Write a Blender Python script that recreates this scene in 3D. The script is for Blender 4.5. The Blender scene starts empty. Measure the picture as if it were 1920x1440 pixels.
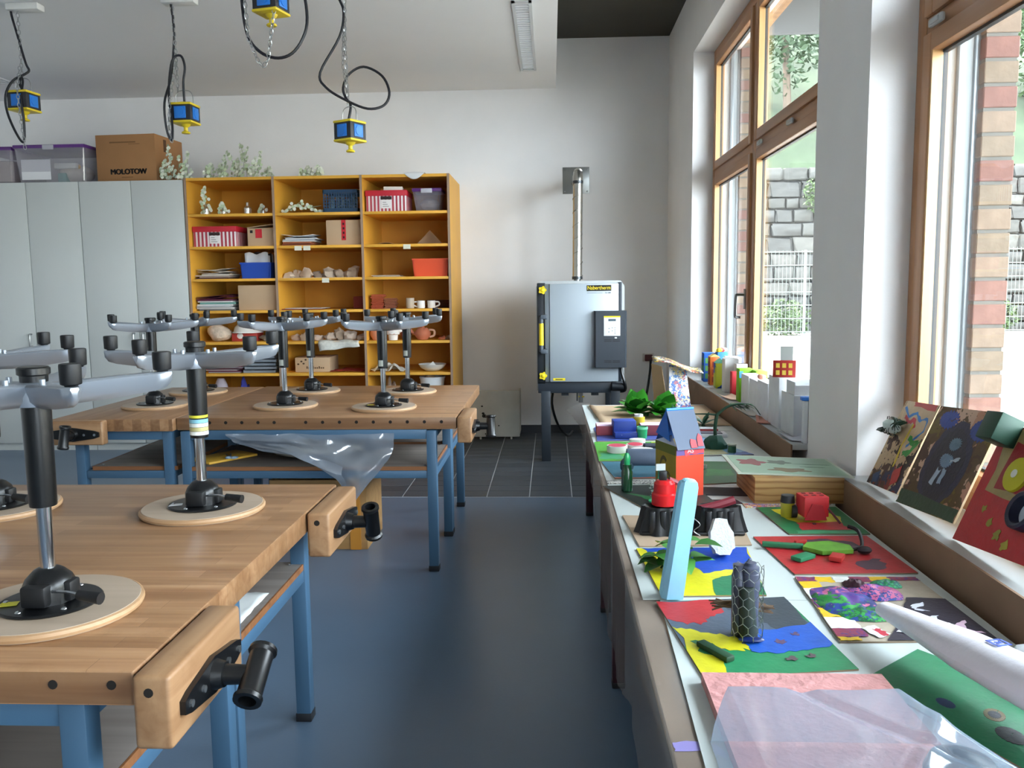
import bpy, bmesh, math, random
from mathutils import Vector as V, Matrix, Euler, noise
random.seed(11)
SC = bpy.context.scene
COL = SC.collection
R = math.radians
# ------------------------------------------------------------------ camera
cd = bpy.data.cameras.new('camera'); cam = bpy.data.objects.new('camera', cd); COL.objects.link(cam)
cd.sensor_fit = 'HORIZONTAL'; cd.sensor_width = 36.0; cd.lens = 30.0; cd.clip_start = .05; cd.clip_end = 300
yaw, pit, rol = R(-2.69), R(-6.48), R(-0.684)
fw = V((math.sin(yaw)*math.cos(pit), math.cos(yaw)*math.cos(pit), math.sin(pit)))
rt = V((math.cos(yaw), -math.sin(yaw), 0)); up = rt.cross(fw)
r2 = rt*math.cos(rol) + up*math.sin(rol); u2 = up*math.cos(rol) - rt*math.sin(rol)
cam.matrix_world = Matrix(((r2.x, u2.x, -fw.x, 0), (r2.y, u2.y, -fw.y, 0), (r2.z, u2.z, -fw.z, 1.47), (0, 0, 0, 1)))
SC.camera = cam
# ------------------------------------------------------------------ world, sun, exposure
w = bpy.data.worlds.new('sky'); SC.world = w; w.use_nodes = True
nt = w.node_tree; bg = nt.nodes['Background']
bg.inputs[0].default_value = (.80, .91, 1.0, 1); bg.inputs[1].default_value = 9.0
sd = bpy.data.lights.new('sun', 'SUN'); sun = bpy.data.objects.new('sun', sd); COL.objects.link(sun)
sd.energy = 12.0; sd.angle = R(2); sd.color = (1, .96, .90)
sun.rotation_euler = V((.75, -.16, -.72)).to_track_quat('-Z', 'Y').to_euler()
SC.view_settings.view_transform = 'Standard'; SC.view_settings.look = 'None'
SC.view_settings.exposure = 1.5; SC.view_settings.gamma = 1.0; SC.view_settings.use_curve_mapping = False
def portal(y0, y1, z0, z1):
    l = bpy.data.lights.new('sky_portal', 'AREA'); l.shape = 'RECTANGLE'; l.size = y1-y0; l.size_y = z1-z0
    l.cycles.is_portal = True
    o = bpy.data.objects.new('sky_portal', l); COL.objects.link(o)
    o.location = (1.40, (y0+y1)/2, (z0+z1)/2)
    o.rotation_euler = Matrix(((0, 0, 1), (1, 0, 0), (0, 1, 0))).to_euler()
for a in ((3.82, 7.09), (0.0, 3.21), (-3.9, -.6)): portal(*a, .76, 3.3)
# ------------------------------------------------------------------ helpers
def lin(h):
    if isinstance(h, (tuple, list)): return (*h[:3], 1)
    h = h.lstrip('#'); r = []
    for i in (0, 2, 4):
        c = int(h[i:i+2], 16)/255; r.append(c/12.92 if c <= .04045 else ((c+.055)/1.055)**2.4)
    return (*r, 1)
MATS = {}
def nod(t, typ, **k):
    n = t.nodes.new(typ)
    for a, b in k.items(): setattr(n, a, b)
    return n
def M(col, r=.55, m=0., n=0., ns=6., b=0., bs=40., sp=.5, tr=0., al=1., st=(1, 1, 1), coat=0.):
    """principled material: colour, roughness, metal, n = noise variation, b = fine bump"""
    key = (col, r, m, n, ns, b, bs, sp, tr, al, st, coat)
    if key in MATS: return MATS[key]
    mt = bpy.data.materials.new('mat'); mt.use_nodes = True; t = mt.node_tree; p = t.nodes['Principled BSDF']
    c = lin(col); p.inputs['Base Color'].default_value = c; p.inputs['Roughness'].default_value = r
    p.inputs['Metallic'].default_value = m; p.inputs['Specular IOR Level'].default_value = sp
    p.inputs['Alpha'].default_value = al; p.inputs['Coat Weight'].default_value = coat
    if n or b:
        tc = nod(t, 'ShaderNodeTexCoord'); mp = nod(t, 'ShaderNodeMapping'); mp.inputs['Scale'].default_value = st
        t.links.new(tc.outputs['Object'], mp.inputs[0])
    if n:
        nz = nod(t, 'ShaderNodeTexNoise'); nz.inputs['Scale'].default_value = ns; nz.inputs['Detail'].default_value = 5
        t.links.new(mp.outputs[0], nz.inputs['Vector'])
        mx = nod(t, 'ShaderNodeMix', data_type='RGBA'); rp = nod(t, 'ShaderNodeMapRange')
        rp.inputs[1].default_value = .3; rp.inputs[2].default_value = .7
        t.links.new(nz.outputs[0], rp.inputs[0]); t.links.new(rp.outputs[0], mx.inputs[0])
        mx.inputs[6].default_value = tuple(x*(1-n) for x in c[:3])+(1,); mx.inputs[7].default_value = tuple(min(1, x*(1+n)) for x in c[:3])+(1,)
        t.links.new(mx.outputs[2], p.inputs['Base Color'])
    if b:
        nb = nod(t, 'ShaderNodeTexNoise'); nb.inputs['Scale'].default_value = bs; nb.inputs['Detail'].default_value = 4
        t.links.new(mp.outputs[0], nb.inputs['Vector'])
        bp = nod(t, 'ShaderNodeBump'); bp.inputs['Strength'].default_value = b; bp.inputs['Distance'].default_value = .01
        t.links.new(nb.outputs[0], bp.inputs['Height']); t.links.new(bp.outputs[0], p.inputs['Normal'])
    MATS[key] = mt; return mt
def ramp(t, stops, mode='LINEAR'):
    r = nod(t, 'ShaderNodeValToRGB'); r.color_ramp.interpolation = mode; e = r.color_ramp.elements
    while len(e) < len(stops): e.new(.5)
    for i, (p, c) in enumerate(stops): e[i].position = p; e[i].color = lin(c)
    return r
def wood(c1, c2, axis=0, r=.4, stave=0., gs=1., worn=False):
    """glued staves with long grain along axis 0/1/2"""
    key = ('wood', c1, c2, axis, r, stave, gs, worn)
    if key in MATS: return MATS[key]
    mt = bpy.data.materials.new('wood'); mt.use_nodes = True; t = mt.node_tree; p = t.nodes['Principled BSDF']
    tc = nod(t, 'ShaderNodeTexCoord'); mp = nod(t, 'ShaderNodeMapping')
    s = [22*gs]*3; s[axis] = 1.2*gs; mp.inputs['Scale'].default_value = s
    t.links.new(tc.outputs['Object'], mp.inputs[0])
    nz = nod(t, 'ShaderNodeTexNoise'); nz.inputs['Scale'].default_value = 1.6; nz.inputs['Detail'].default_value = 7; nz.inputs['Distortion'].default_value = .6
    t.links.new(mp.outputs[0], nz.inputs['Vector'])
    rp = ramp(t, [(.3, c2), (.7, c1)]); t.links.new(nz.outputs[0], rp.inputs[0]); out = rp.outputs[0]
    if stave:
        br = nod(t, 'ShaderNodeTexBrick'); br.offset = .37
        br.inputs['Color1'].default_value = (1, 1, 1, 1); br.inputs['Color2'].default_value = (.66, .62, .56, 1); br.inputs['Mortar'].default_value = (.5, .45, .4, 1)
        br.inputs['Scale'].default_value = 1; br.inputs['Mortar Size'].default_value = .0006; br.inputs['Brick Width'].default_value = .85; br.inputs['Row Height'].default_value = stave
        m2 = nod(t, 'ShaderNodeMapping')
        if axis == 1: m2.inputs['Rotation'].default_value = (0, 0, R(90))
        t.links.new(tc.outputs['Object'], m2.inputs[0]); t.links.new(m2.outputs[0], br.inputs['Vector'])
        mx = nod(t, 'ShaderNodeMix', data_type='RGBA', blend_type='MULTIPLY'); mx.inputs[0].default_value = .85
        t.links.new(out, mx.inputs[6]); t.links.new(br.outputs[0], mx.inputs[7]); out = mx.outputs[2]
    if worn:
        n2 = nod(t, 'ShaderNodeTexNoise'); n2.inputs['Scale'].default_value = 3.2; n2.inputs['Detail'].default_value = 8; n2.inputs['Roughness'].default_value = .72
        t.links.new(tc.outputs['Object'], n2.inputs['Vector'])
        r3 = ramp(t, [(.56, (0, 0, 0)), (.74, (1, 1, 1))]); t.links.new(n2.outputs[0], r3.inputs[0])
        mx = nod(t, 'ShaderNodeMix', data_type='RGBA'); mx.inputs[7].default_value = lin('6f4a2a')
        ml = nod(t, 'ShaderNodeMath', operation='MULTIPLY'); ml.inputs[1].default_value = .55
        t.links.new(r3.outputs[0], ml.inputs[0]); t.links.new(ml.outputs[0], mx.inputs[0]); t.links.new(out, mx.inputs[6]); out = mx.outputs[2]
        t.links.new(n2.outputs[0], p.inputs['Roughness']) if False else None
    t.links.new(out, p.inputs['Base Color']); p.inputs['Roughness'].default_value = r
    bp = nod(t, 'ShaderNodeBump'); bp.inputs['Strength'].default_value = .12; bp.inputs['Distance'].default_value = .004
    t.links.new(nz.outputs[0], bp.inputs['Height']); t.links.new(bp.outputs[0], p.inputs['Normal'])
    MATS[key] = mt; return mt
def sheer(col, vis=.35, gl=.12, rough=.15):
    """thin see-through sheet: mix of transparent, diffuse and glossy"""
    key = ('sheer', col, vis, gl, rough)
    if key in MATS: return MATS[key]
    mt = bpy.data.materials.new('sheer'); mt.use_nodes = True; t = mt.node_tree; t.nodes.remove(t.nodes['Principled BSDF'])
    o = t.nodes['Material Output']; tp = nod(t, 'ShaderNodeBsdfTransparent'); df = nod(t, 'ShaderNodeBsdfDiffuse'); tl = nod(t, 'ShaderNodeBsdfTranslucent')
    g = nod(t, 'ShaderNodeBsdfGlossy'); g.inputs['Roughness'].default_value = rough
    df.inputs[0].default_value = lin(col); tl.inputs[0].default_value = lin(col)
    a = nod(t, 'ShaderNodeMixShader'); a.inputs[0].default_value = .5; b = nod(t, 'ShaderNodeMixShader'); b.inputs[0].default_value = vis
    f = nod(t, 'ShaderNodeMixShader'); f.inputs[0].default_value = gl
    t.links.new(df.outputs[0], a.inputs[1]); t.links.new(tl.outputs[0], a.inputs[2])
    t.links.new(tp.outputs[0], b.inputs[1]); t.links.new(a.outputs[0], b.inputs[2])
    t.links.new(b.outputs[0], f.inputs[1]); t.links.new(g.outputs[0], f.inputs[2]); t.links.new(f.outputs[0], o.inputs[0])
    MATS[key] = mt; return mt
def daub(cols, sc=7., r=.6, seed=0., vor=True):
    """hand-painted daubs of several colours"""
    key = ('daub', tuple(cols), sc, r, seed, vor)
    if key in MATS: return MATS[key]
    mt = bpy.data.materials.new('daub'); mt.use_nodes = True; t = mt.node_tree; p = t.nodes['Principled BSDF']
    tc = nod(t, 'ShaderNodeTexCoord'); mp = nod(t, 'ShaderNodeMapping'); mp.inputs['Location'].default_value = (seed, seed*.7, seed*1.3)
    t.links.new(tc.outputs['Object'], mp.inputs[0])
    dn = nod(t, 'ShaderNodeTexNoise'); dn.inputs['Scale'].default_value = sc*1.5; t.links.new(mp.outputs[0], dn.inputs['Vector'])
    ad = nod(t, 'ShaderNodeMix', data_type='RGBA'); ad.inputs[0].default_value = .12
    t.links.new(mp.outputs[0], ad.inputs[6]); t.links.new(dn.outputs['Color'], ad.inputs[7])
    if vor:
        vz = nod(t, 'ShaderNodeTexVoronoi'); vz.inputs['Scale'].default_value = sc; t.links.new(ad.outputs[2], vz.inputs['Vector'])
        sp = nod(t, 'ShaderNodeSeparateColor'); t.links.new(vz.outputs['Color'], sp.inputs[0]); f = sp.outputs[0]
    else:
        vz = nod(t, 'ShaderNodeTexNoise'); vz.inputs['Scale'].default_value = sc; t.links.new(ad.outputs[2], vz.inputs['Vector'])
        mr = nod(t, 'ShaderNodeMapRange'); mr.inputs[1].default_value = .3; mr.inputs[2].default_value = .7; t.links.new(vz.outputs[0], mr.inputs[0]); f = mr.outputs[0]
    rp = ramp(t, [(i/len(cols), c) for i, c in enumerate(cols)], 'CONSTANT'); t.links.new(f, rp.inputs[0])
    t.links.new(rp.outputs[0], p.inputs['Base Color']); p.inputs['Roughness'].default_value = r
    bp = nod(t, 'ShaderNodeBump'); bp.inputs['Strength'].default_value = .3; bp.inputs['Distance'].default_value = .004
    t.links.new(dn.outputs[0], bp.inputs['Height']); t.links.new(bp.outputs[0], p.inputs['Normal'])
    MATS[key] = mt; return mt
class B:
    """collects shapes into one mesh"""
    def __init__(s): s.bm = bmesh.new()
    def _m(s, vs, mi, mtx=None):
        if mtx is not None: bmesh.ops.transform(s.bm, matrix=mtx, verts=vs)
        if mi:
            for f in {f for v in vs for f in v.link_faces}: f.material_index = mi
    def box(s, x0, y0, z0, x1, y1, z1, bev=0, mi=0, mtx=None, seg=2):
        x0, x1 = sorted((x0, x1)); y0, y1 = sorted((y0, y1)); z0, z1 = sorted((z0, z1))
        vs = bmesh.ops.create_cube(s.bm, size=1)['verts']
        for v in vs: v.co = V((x0+(v.co.x+.5)*(x1-x0), y0+(v.co.y+.5)*(y1-y0), z0+(v.co.z+.5)*(z1-z0)))
        if bev:
            es = list({e for v in vs for e in v.link_edges})
            g = bmesh.ops.bevel(s.bm, geom=es, offset=bev, segments=seg, affect='EDGES', profile=.5)
            vs = list({v for f in g['faces'] for v in f.verts} | {v for v in vs if v.is_valid})
        s._m(vs, mi, mtx); return s
    def cyl(s, a, b, r, r2=None, n=16, mi=0, cap=True):
        a, b = V(a), V(b); d = b-a; r2 = r if r2 is None else r2
        q = d.to_track_quat('Z', 'Y').to_matrix().to_4x4(); q.translation = (a+b)/2
        vs = bmesh.ops.create_cone(s.bm, cap_ends=cap, segments=n, radius1=r, radius2=r2, depth=d.length, matrix=q)['verts']
        s._m(vs, mi); return s
    def ball(s, c, r, n=12, mi=0, mtx=None):
        vs = bmesh.ops.create_uvsphere(s.bm, u_segments=n, v_segments=max(6, n*2//3), radius=1)['verts']
        rr = V(r) if isinstance(r, (tuple, list)) else V((r, r, r))
        for v in vs: v.co = V((v.co.x*rr.x, v.co.y*rr.y, v.co.z*rr.z)) + V(c)
        s._m(vs, mi, mtx); return s
    def lathe(s, prof, n=24, c=(0, 0, 0), mi=0, mtx=None, sx=1, sy=1):
        rows = []; c = V(c); allv = []
        for r, z in prof:
            if r < 1e-6: row = [s.bm.verts.new(c+V((0, 0, z)))]
            else: row = [s.bm.verts.new(c+V((sx*r*math.cos(2*math.pi*i/n), sy*r*math.sin(2*math.pi*i/n), z))) for i in range(n)]
            rows.append(row); allv += row
        for p, q in zip(rows, rows[1:]):
            for i in range(n):
                j = (i+1) % n
                if len(p) == 1 and len(q) == 1: continue
                if len(p) == 1: f = (p[0], q[j], q[i])
                elif len(q) == 1: f = (p[i], p[j], q[0])
                else: f = (p[i], p[j], q[j], q[i])
                s.bm.faces.new(f)
        s._m(allv, mi, mtx); return s
    def tube(s, pts, r, n=6, sub=0, closed=False, mi=0, rr=None):
        pts = [V(p) for p in pts]
        if sub:
            P = pts; o = []; m = len(P)
            for i in range(m if closed else m-1):
                a, b, c, d = (P[(i-1) % m] if closed or i else P[0]), P[i], P[(i+1) % m], (P[(i+2) % m] if closed or i+2 < m else P[-1])
                for k in range(sub):
                    t = k/sub
                    o.append(.5*((2*b)+(-a+c)*t+(2*a-5*b+4*c-d)*t*t+(-a+3*b-3*c+d)*t**3))
            if not closed: o.append(P[-1])
            pts = o
        rows = []; nrm = None; m = len(pts)
        for i, p in enumerate(pts):
            t = (pts[(i+1) % m]-pts[i-1]) if closed else (pts[min(i+1, m-1)]-pts[max(i-1, 0)])
            t = t.normalized() if t.length > 1e-9 else V((0, 0, 1))
            if nrm is None: nrm = t.orthogonal().normalized()
            else:
                nrm = nrm - t*nrm.dot(t); nrm = nrm.normalized() if nrm.length > 1e-6 else t.orthogonal().normalized()
            bn = t.cross(nrm); ra = r if rr is None else rr[0]+(rr[1]-rr[0])*i/max(1, m-1)
            rows.append([s.bm.verts.new(p+(nrm*math.cos(2*math.pi*k/n)+bn*math.sin(2*math.pi*k/n))*ra) for k in range(n)])
        fs = []
        for i in range(m if closed else m-1):
            p, q = rows[i], rows[(i+1) % m]
            for k in range(n): fs.append(s.bm.faces.new((p[k], p[(k+1) % n], q[(k+1) % n], q[k])))
        if not closed: fs += [s.bm.faces.new(rows[0][::-1]), s.bm.faces.new(rows[-1])]
        for f in fs: f.material_index = mi
        return s
    def prism(s, poly, z0, z1, mtx=None, mi=0):
        a = [s.bm.verts.new((x, y, z0)) for x, y in poly]; b = [s.bm.verts.new((x, y, z1)) for x, y in poly]; n = len(poly)
        area = sum(poly[i][0]*poly[(i+1) % n][1]-poly[(i+1) % n][0]*poly[i][1] for i in range(n))
        if area < 0: a.reverse(); b.reverse()
        s.bm.faces.new(a[::-1]); s.bm.faces.new(b)
        for i in range(n): s.bm.faces.new((a[i], a[(i+1) % n], b[(i+1) % n], b[i]))
        s._m(a+b, mi, mtx); return s
    def grid(s, fn, nu, nv, mi=0):
        g = [[s.bm.verts.new(fn(i/nu, j/nv)) for j in range(nv+1)] for i in range(nu+1)]
        for i in range(nu):
            for j in range(nv): s.bm.faces.new((g[i][j], g[i+1][j], g[i+1][j+1], g[i][j+1])).material_index = mi
        return s
    def quad(s, a, b, c, d, mi=0):
        s.bm.faces.new([s.bm.verts.new(p) for p in (a, b, c, d)]).material_index = mi; return s
    def out(s, name, mat, par=None, loc=None, rot=None, ang=35, w=False, thick=0, me_only=False):
        me = bpy.data.meshes.new(name)
        bmesh.ops.recalc_face_normals(s.bm, faces=s.bm.faces)
        if w and par is not None: bmesh.ops.translate(s.bm, vec=-par.location, verts=s.bm.verts)
        s.bm.to_mesh(me); s.bm.free()
        for m in (mat if isinstance(mat, (list, tuple)) else [mat]): me.materials.append(m)
        if ang:
            me.polygons.foreach_set('use_smooth', [True]*len(me.polygons)); me.set_sharp_from_angle(angle=R(ang))
        return put(name, me, par, loc, rot, thick)
def put(name, me, par=None, loc=None, rot=None, thick=0):
    o = bpy.data.objects.new(name, me); COL.objects.link(o)
    if par is not None: o.parent = par
    if loc is not None: o.location = loc
    if rot is not None: o.rotation_euler = rot
    if thick:
        sm = o.modifiers.new('thick', 'SOLIDIFY'); sm.thickness = thick; sm.offset = 0
    return o
def tag(o, label, cat, group=None):
    o['label'] = label; o['category'] = cat
    if group: o['group'] = group
    return o
def T(name, label, cat, loc=(0, 0, 0), rz=0, group=None):
    o = bpy.data.objects.new(name, None); COL.objects.link(o); o.empty_display_size = .1
    o.location = loc; o.rotation_euler = (0, 0, rz); return tag(o, label, cat, group)
def S(o): o['kind'] = 'structure'; return o
def dup(root, loc, rz, label, group=None):
    r = root.copy(); COL.objects.link(r); r.location = loc; r.rotation_euler = (0, 0, rz); r['label'] = label
    if group: r['group'] = group
    for ch in list(root.children):
        c = ch.copy(); COL.objects.link(c); c.parent = r
        for g in ch.children:
            d = g.copy(); COL.objects.link(d); d.parent = c
    return r
def text(name, s, size, mat, par, mtx, ext=.0006, align='CENTER', sx=1, bold=0):
    cu = bpy.data.curves.new('text', 'FONT'); cu.body = s; cu.size = size; cu.extrude = ext; cu.align_x = align; cu.align_y = 'CENTER'
    ob = bpy.data.objects.new('text', cu); COL.objects.link(ob)
    me = bpy.data.meshes.new_from_object(ob.evaluated_get(bpy.context.evaluated_depsgraph_get())); me.name = name
    bpy.data.objects.remove(ob)
    if bold:                                        # heavier strokes: the same outline laid side by side
        bm = bmesh.new()
        for dx, dy in ((-1, 0), (-.33, .5), (.33, -.5), (1, 0)):
            n0 = len(bm.verts); bm.from_mesh(me); bm.verts.ensure_lookup_table(); bmesh.ops.translate(bm, vec=(dx*bold, dy*bold, 0), verts=bm.verts[n0:])
        bm.to_mesh(me); bm.free()
    me.materials.clear(); me.materials.append(mat); me.transform(Matrix.Diagonal((sx, 1, 1, 1))); me.transform(mtx)
    return put(name, me, par)
FRONT = Matrix(((1, 0, 0, 0), (0, 0, -1, 0), (0, 1, 0, 0), (0, 0, 0, 1)))      # xy plane turned to face -Y
def TR(x, y, z): return Matrix.Translation((x, y, z))
def RZ(a): return Matrix.Rotation(a, 4, 'Z')
def RX(a): return Matrix.Rotation(a, 4, 'X')
def RY(a): return Matrix.Rotation(a, 4, 'Y')
# ------------------------------------------------------------------ room shell
WHITE = M('eeedec', .85, n=.02, ns=3, b=.05, bs=120)
D, WX = 8.52, 1.142
LINO = M('56697e', .3, n=.06, ns=2.2, b=.02, bs=90)
S(B().box(-6.5, -4, -.2, 1.5, 8.72, 0).out('floor', LINO, ang=0))
gb = B().box(-1.363, 5.872, 0, 1.142, 8.52, .0012); tf = S(gb.out('floor', M('c3c7c9', .8), ang=0))  # light grout, coloured paler to carry the reflected light on the joints
TM = [M(c, .42, n=.08, ns=5) for c in ('3a4149', '40474f', '353c44')]
tme = []
for m in TM:
    bb = B().box(-.1468, -.0795, 0, .1468, .0795, .004, .0012, seg=1); o = bb.out('tile', m, tf); tme.append(o.data); bpy.data.objects.remove(o)
k = 0
for i in range(8):
    for j in range(16):
        x = .137+.3*(i-4)-.15; y = 5.877+.1643*(j+.5)
        put('tile', random.choice(tme), tf, (x, y, .0008)); k += 1
for j in range(16):
    y = 5.877+.1643*(j+.5)
    B().box(1.041-.0015-.0, y-.0808, .0008, 1.1405, y+.0808, .0048).out('tile', TM[j % 3], tf, ang=0) if j % 1 == 0 else None
S(B().box(-6.6, D, 0, 1.5, D+.2, 4).out('wall_back', WHITE, ang=0))
S(B().box(-6.7, -4.2, 0, -6.5, D+.2, 4).out('wall_left', WHITE, ang=0))
S(B().box(-6.7, -4.2, 0, 1.5, -4, 4).out('wall_front', WHITE, ang=0))
b = B().box(WX, -4.2, -.2, 1.5, D+.2, .73).box(WX, -4.2, 3.305, 1.5, D+.2, 4.1)
for y0, y1 in ((7.09, D+.2), (3.21, 3.82), (-.6, 0), (-4.2, -3.9)): b.box(WX, y0, .73, 1.5, y1, 3.305)
S(b.out('wall_right', WHITE, ang=0))
S(B().box(-6.6, -4.1, 3.372, .057, D+.1, 3.9).out('ceiling', M('f1f1f0', .85, n=.015, ns=1.5), ang=0))
S(B().box(.057, -4.1, 3.833, 1.2, D+.1, 3.95).out('ceiling', M('3d3a30', .7, n=.12, ns=1.2), ang=0))
S(B().box(-6.7, -4.3, 3.95, 1.75, D+.3, 4.3).out('roof_slab', M('77777a', .8), ang=0))
S(B().box(-6.5, D-.014, 0, WX, D, .085).out('baseboard_back', M('3c3f44', .5), ang=0))
SILL = M('b4b8b8', .4)
BROWN = M('8a6d55', .75, n=.1, ns=5)
for i, (y0, y1) in enumerate(((3.822, 7.088), (.002, 3.208))):
    S(B().box(1.075, y0, .728, 1.31, y1, .75, .003).out('trim_%d' % (1+i), SILL))
    S(B().box(1.068, y0, .42, 1.0755, y1, .752).out('trim_%d' % (3+i), BROWN, ang=0))
# ------------------------------------------------------------------ windows
OAK = wood('b5855e', '9f7048', 2, .38, gs=.6); OAKH = wood('b5855e', '9f7048', 1, .38, gs=.6)
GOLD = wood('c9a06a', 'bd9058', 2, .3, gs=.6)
GASK = M('2c2f31', .5); ALU = M('8d9599', .35, .7); WREV = M('aeb6b8', .6)
def glassmat():
    mt = bpy.data.materials.new('pane_glass'); mt.use_nodes = True; t = mt.node_tree; t.nodes.remove(t.nodes['Principled BSDF'])
    tp = nod(t, 'ShaderNodeBsdfTransparent'); tp.inputs[0].default_value = (.96, .965, .965, 1); g = nod(t, 'ShaderNodeBsdfGlossy'); g.inputs['Roughness'].default_value = .0
    lw = nod(t, 'ShaderNodeLayerWeight'); lw.inputs[0].default_value = .5; pw = nod(t, 'ShaderNodeMath', operation='POWER'); pw.inputs[1].default_value = 5; t.links.new(lw.outputs['Facing'], pw.inputs[0]); fr = nod(t, 'ShaderNodeMath', operation='MULTIPLY_ADD'); fr.inputs[1].default_value = .5; fr.inputs[2].default_value = .03; t.links.new(pw.outputs[0], fr.inputs[0]); mx = nod(t, 'ShaderNodeMixShader')
    t.links.new(fr.outputs[0], mx.inputs[0]); t.links.new(tp.outputs[0], mx.inputs[1]); t.links.new(g.outputs[0], mx.inputs[2]); t.links.new(mx.outputs[0], t.nodes['Material Output'].inputs[0])
    return mt
GLASS = glassmat()
STEEL = M('9a9d9e', .3, .9)
CAPG = M('b9bdbb', .45)
def window(n, y0, y1, mulls, handle=None, caps=()):
    """oak window between y0 and y1; mulls = mullion centres"""
    r = bpy.data.objects.new('window_%d' % n, None); COL.objects.link(r); r['kind'] = 'structure'; r.location = (1.305, y0, .75)
    X0, X1, z0, z1 = 1.305, 1.375, .75, 3.305
    fw_ = .07
    # fixed outer frame
    B().box(X0, y1-fw_, z0, X1, y1, z1, .004).out('jamb', OAK, r, w=True)
    B().box(X0, y0, z0, X1, y0+fw_, z1, .004).out('jamb', OAK, r, w=True)
    B().box(X0, y0+fw_, z1-fw_, X1, y1-fw_, z1, .004).out('head_rail', OAKH, r, w=True)
    B().box(X0, y0+fw_, z0, X1, y1-fw_, z0+fw_, .004).out('bottom_rail', OAKH, r, w=True)
    edges = [y0+fw_]
    for m in mulls: edges += [m-.045, m+.045]
    edges.append(y1-fw_)
    for m in mulls: B().box(X0+.002, m-.045, z0+fw_, X1, m+.045, z1-fw_, .004).out('mullion', OAK, r, w=True)
    for a, c in zip(edges[::2], edges[1::2]):
        B().box(X0+.002, a, 2.315, X1, c, 2.375, .003).out('transom', OAKH, r, w=True)
        for (za, zb) in ((z0+fw_, 2.318), (2.372, z1-fw_)):
            s = .062; xi, xo = X0-.012, X1-.012
            so = B(); so.box(xi, a+.003, za+.003, xo, a+.003+s, zb-.003, .004).box(xi, c-.003-s, za+.003, xo, c-.003, zb-.003, .004)
            sash = so.out('sash', OAK, r, w=True)
            B().box(xi, a+.003+s, za+.003, xo, c-.003-s, za+.003+s, .004).box(xi, a+.003+s, zb-.003-s, xo, c-.003-s, zb-.003, .004).out('sash_rail', OAKH, r, w=True)
            # golden glazing bead at the far stile, dark gasket, pane
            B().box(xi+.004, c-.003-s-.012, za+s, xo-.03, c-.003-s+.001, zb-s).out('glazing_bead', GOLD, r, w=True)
            g = B().box(xo-.032, c-.003-s-.009, za+s, xo-.012, c-.003-s, zb-s).box(xo-.032, a+.003+s, za+s, xo-.012, a+.012+s, zb-s)
            g.box(xo-.032, a+s, za+s, xo-.012, c-s, za+s+.012).box(xo-.032, a+s, zb-s-.012, xo-.012, c-s, zb-s); g.out('gasket', GASK, r, w=True, ang=0)
            B().box(xo-.026, a+.003+s, za+.003+s, xo-.02, c-.003-s, zb-.003-s).out('pane', GLASS, r, w=True, ang=0)
    # outside: white metal reveal with blind guide rails
    for y, sgn in ((y1, -1), (y0, 1)):
        B().box(1.376, y, z0, 1.50, y+sgn*.035, z1).out('outer_reveal', WREV, r, w=True, ang=0)
        B().box(1.425, y+sgn*.035, z0, 1.45, y+sgn*.062, z1, .003).out('guide_rail', ALU, r, w=True)
        B().box(1.485, y+sgn*.03, z0, 1.505, y+sgn*.05, z1, .003).out('edge_profile', ALU, r, w=True)
    B().box(1.376, y0, .70, 1.64, y1, .735).out('outer_sill', M('c7cbcc', .5), r, w=True, ang=0)
    for y in caps:
        B().box(1.278, y-.05, 2.322, 1.296, y+.05, 2.352, .008).box(1.272, y-.035, 2.327, 1.28, y+.02, 2.345, .003).out('hinge_cover', CAPG, r, w=True)
    if handle:
        h = B().box(1.284, handle-.018, 1.305, 1.294, handle+.018, 1.44, .004).out('handle_plate', M('8d8f8e', .35, .8), r, w=True)
        B().tube([(1.285, handle, 1.40), (1.245, handle, 1.40), (1.232, handle-.0, 1.385), (1.228, handle, 1.27), (1.236, handle, 1.253), (1.262, handle, 1.25)], .010, 8, 4).out('handle', M('7d8080', .28, .9), r, w=True)
    return r
window(1, 3.82, 7.09, [5.68], handle=5.79, caps=(5.45, 4.78))
window(2, 0.0, 3.21, [1.55], caps=(3.02, 2.1))
window(3, -3.9, -.6, [-2.2])
# ------------------------------------------------------------------ brick facade outside
MORT = M('66645e', .9, n=.1, ns=20)
BRK = [M(c, .85, n=.12, ns=14, b=.15, bs=60) for c in ('7d6c5c', '83725f', '7a5a50', '766858', '75544b')]
bme = []
for m in BRK:
    o = B().box(-.0575, -.12, -.0355, .0575, .12, .0355, .003, seg=1).out('brick', m); bme.append(o.data); bpy.data.objects.remove(o)
def pier(y0, n, name, full=True):
    p = S(B().box(1.503, y0+.005, -.2, 1.609, y0+n*.25-.005, 3.7).out(name, MORT, ang=0))
    for c in range(46):
        z = -.15+c*.0835
        off = 0 if c % 2 else -.125
        for i in range(n + (0 if c % 2 else 1)):
            ya, yb = max(y0, y0+i*.25+off), min(y0+n*.25, y0+(i+1)*.25+off)-.011
            o = put('brick', random.choice(bme[:2] if random.random() < .62 else bme[2:]), p, (1.5575, (ya+yb)/2, z))
            o.scale.y = (yb-ya)/.24
pier(3.12, 3, 'facade_pier')
pier(7.0, 2, 'facade_pier')
S(B().box(1.503, -4.2, 3.34, 1.615, D+.3, 4.1).box(1.503, -4.2, -.3, 1.615, D+.3, .66).box(1.503, 8.0, .6, 1.615, D+.3, 3.4).out('facade_band', M('b08a66', .85, n=.2, ns=18), ang=0))
S(B().box(1.2, -4.4, 3.95, 3.7, D+.5, 4.12).out('shading_overhang', M('2e2e2c', .8), ang=0))  # overhang added, and made deep, to cut steep skylight on the tables
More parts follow.
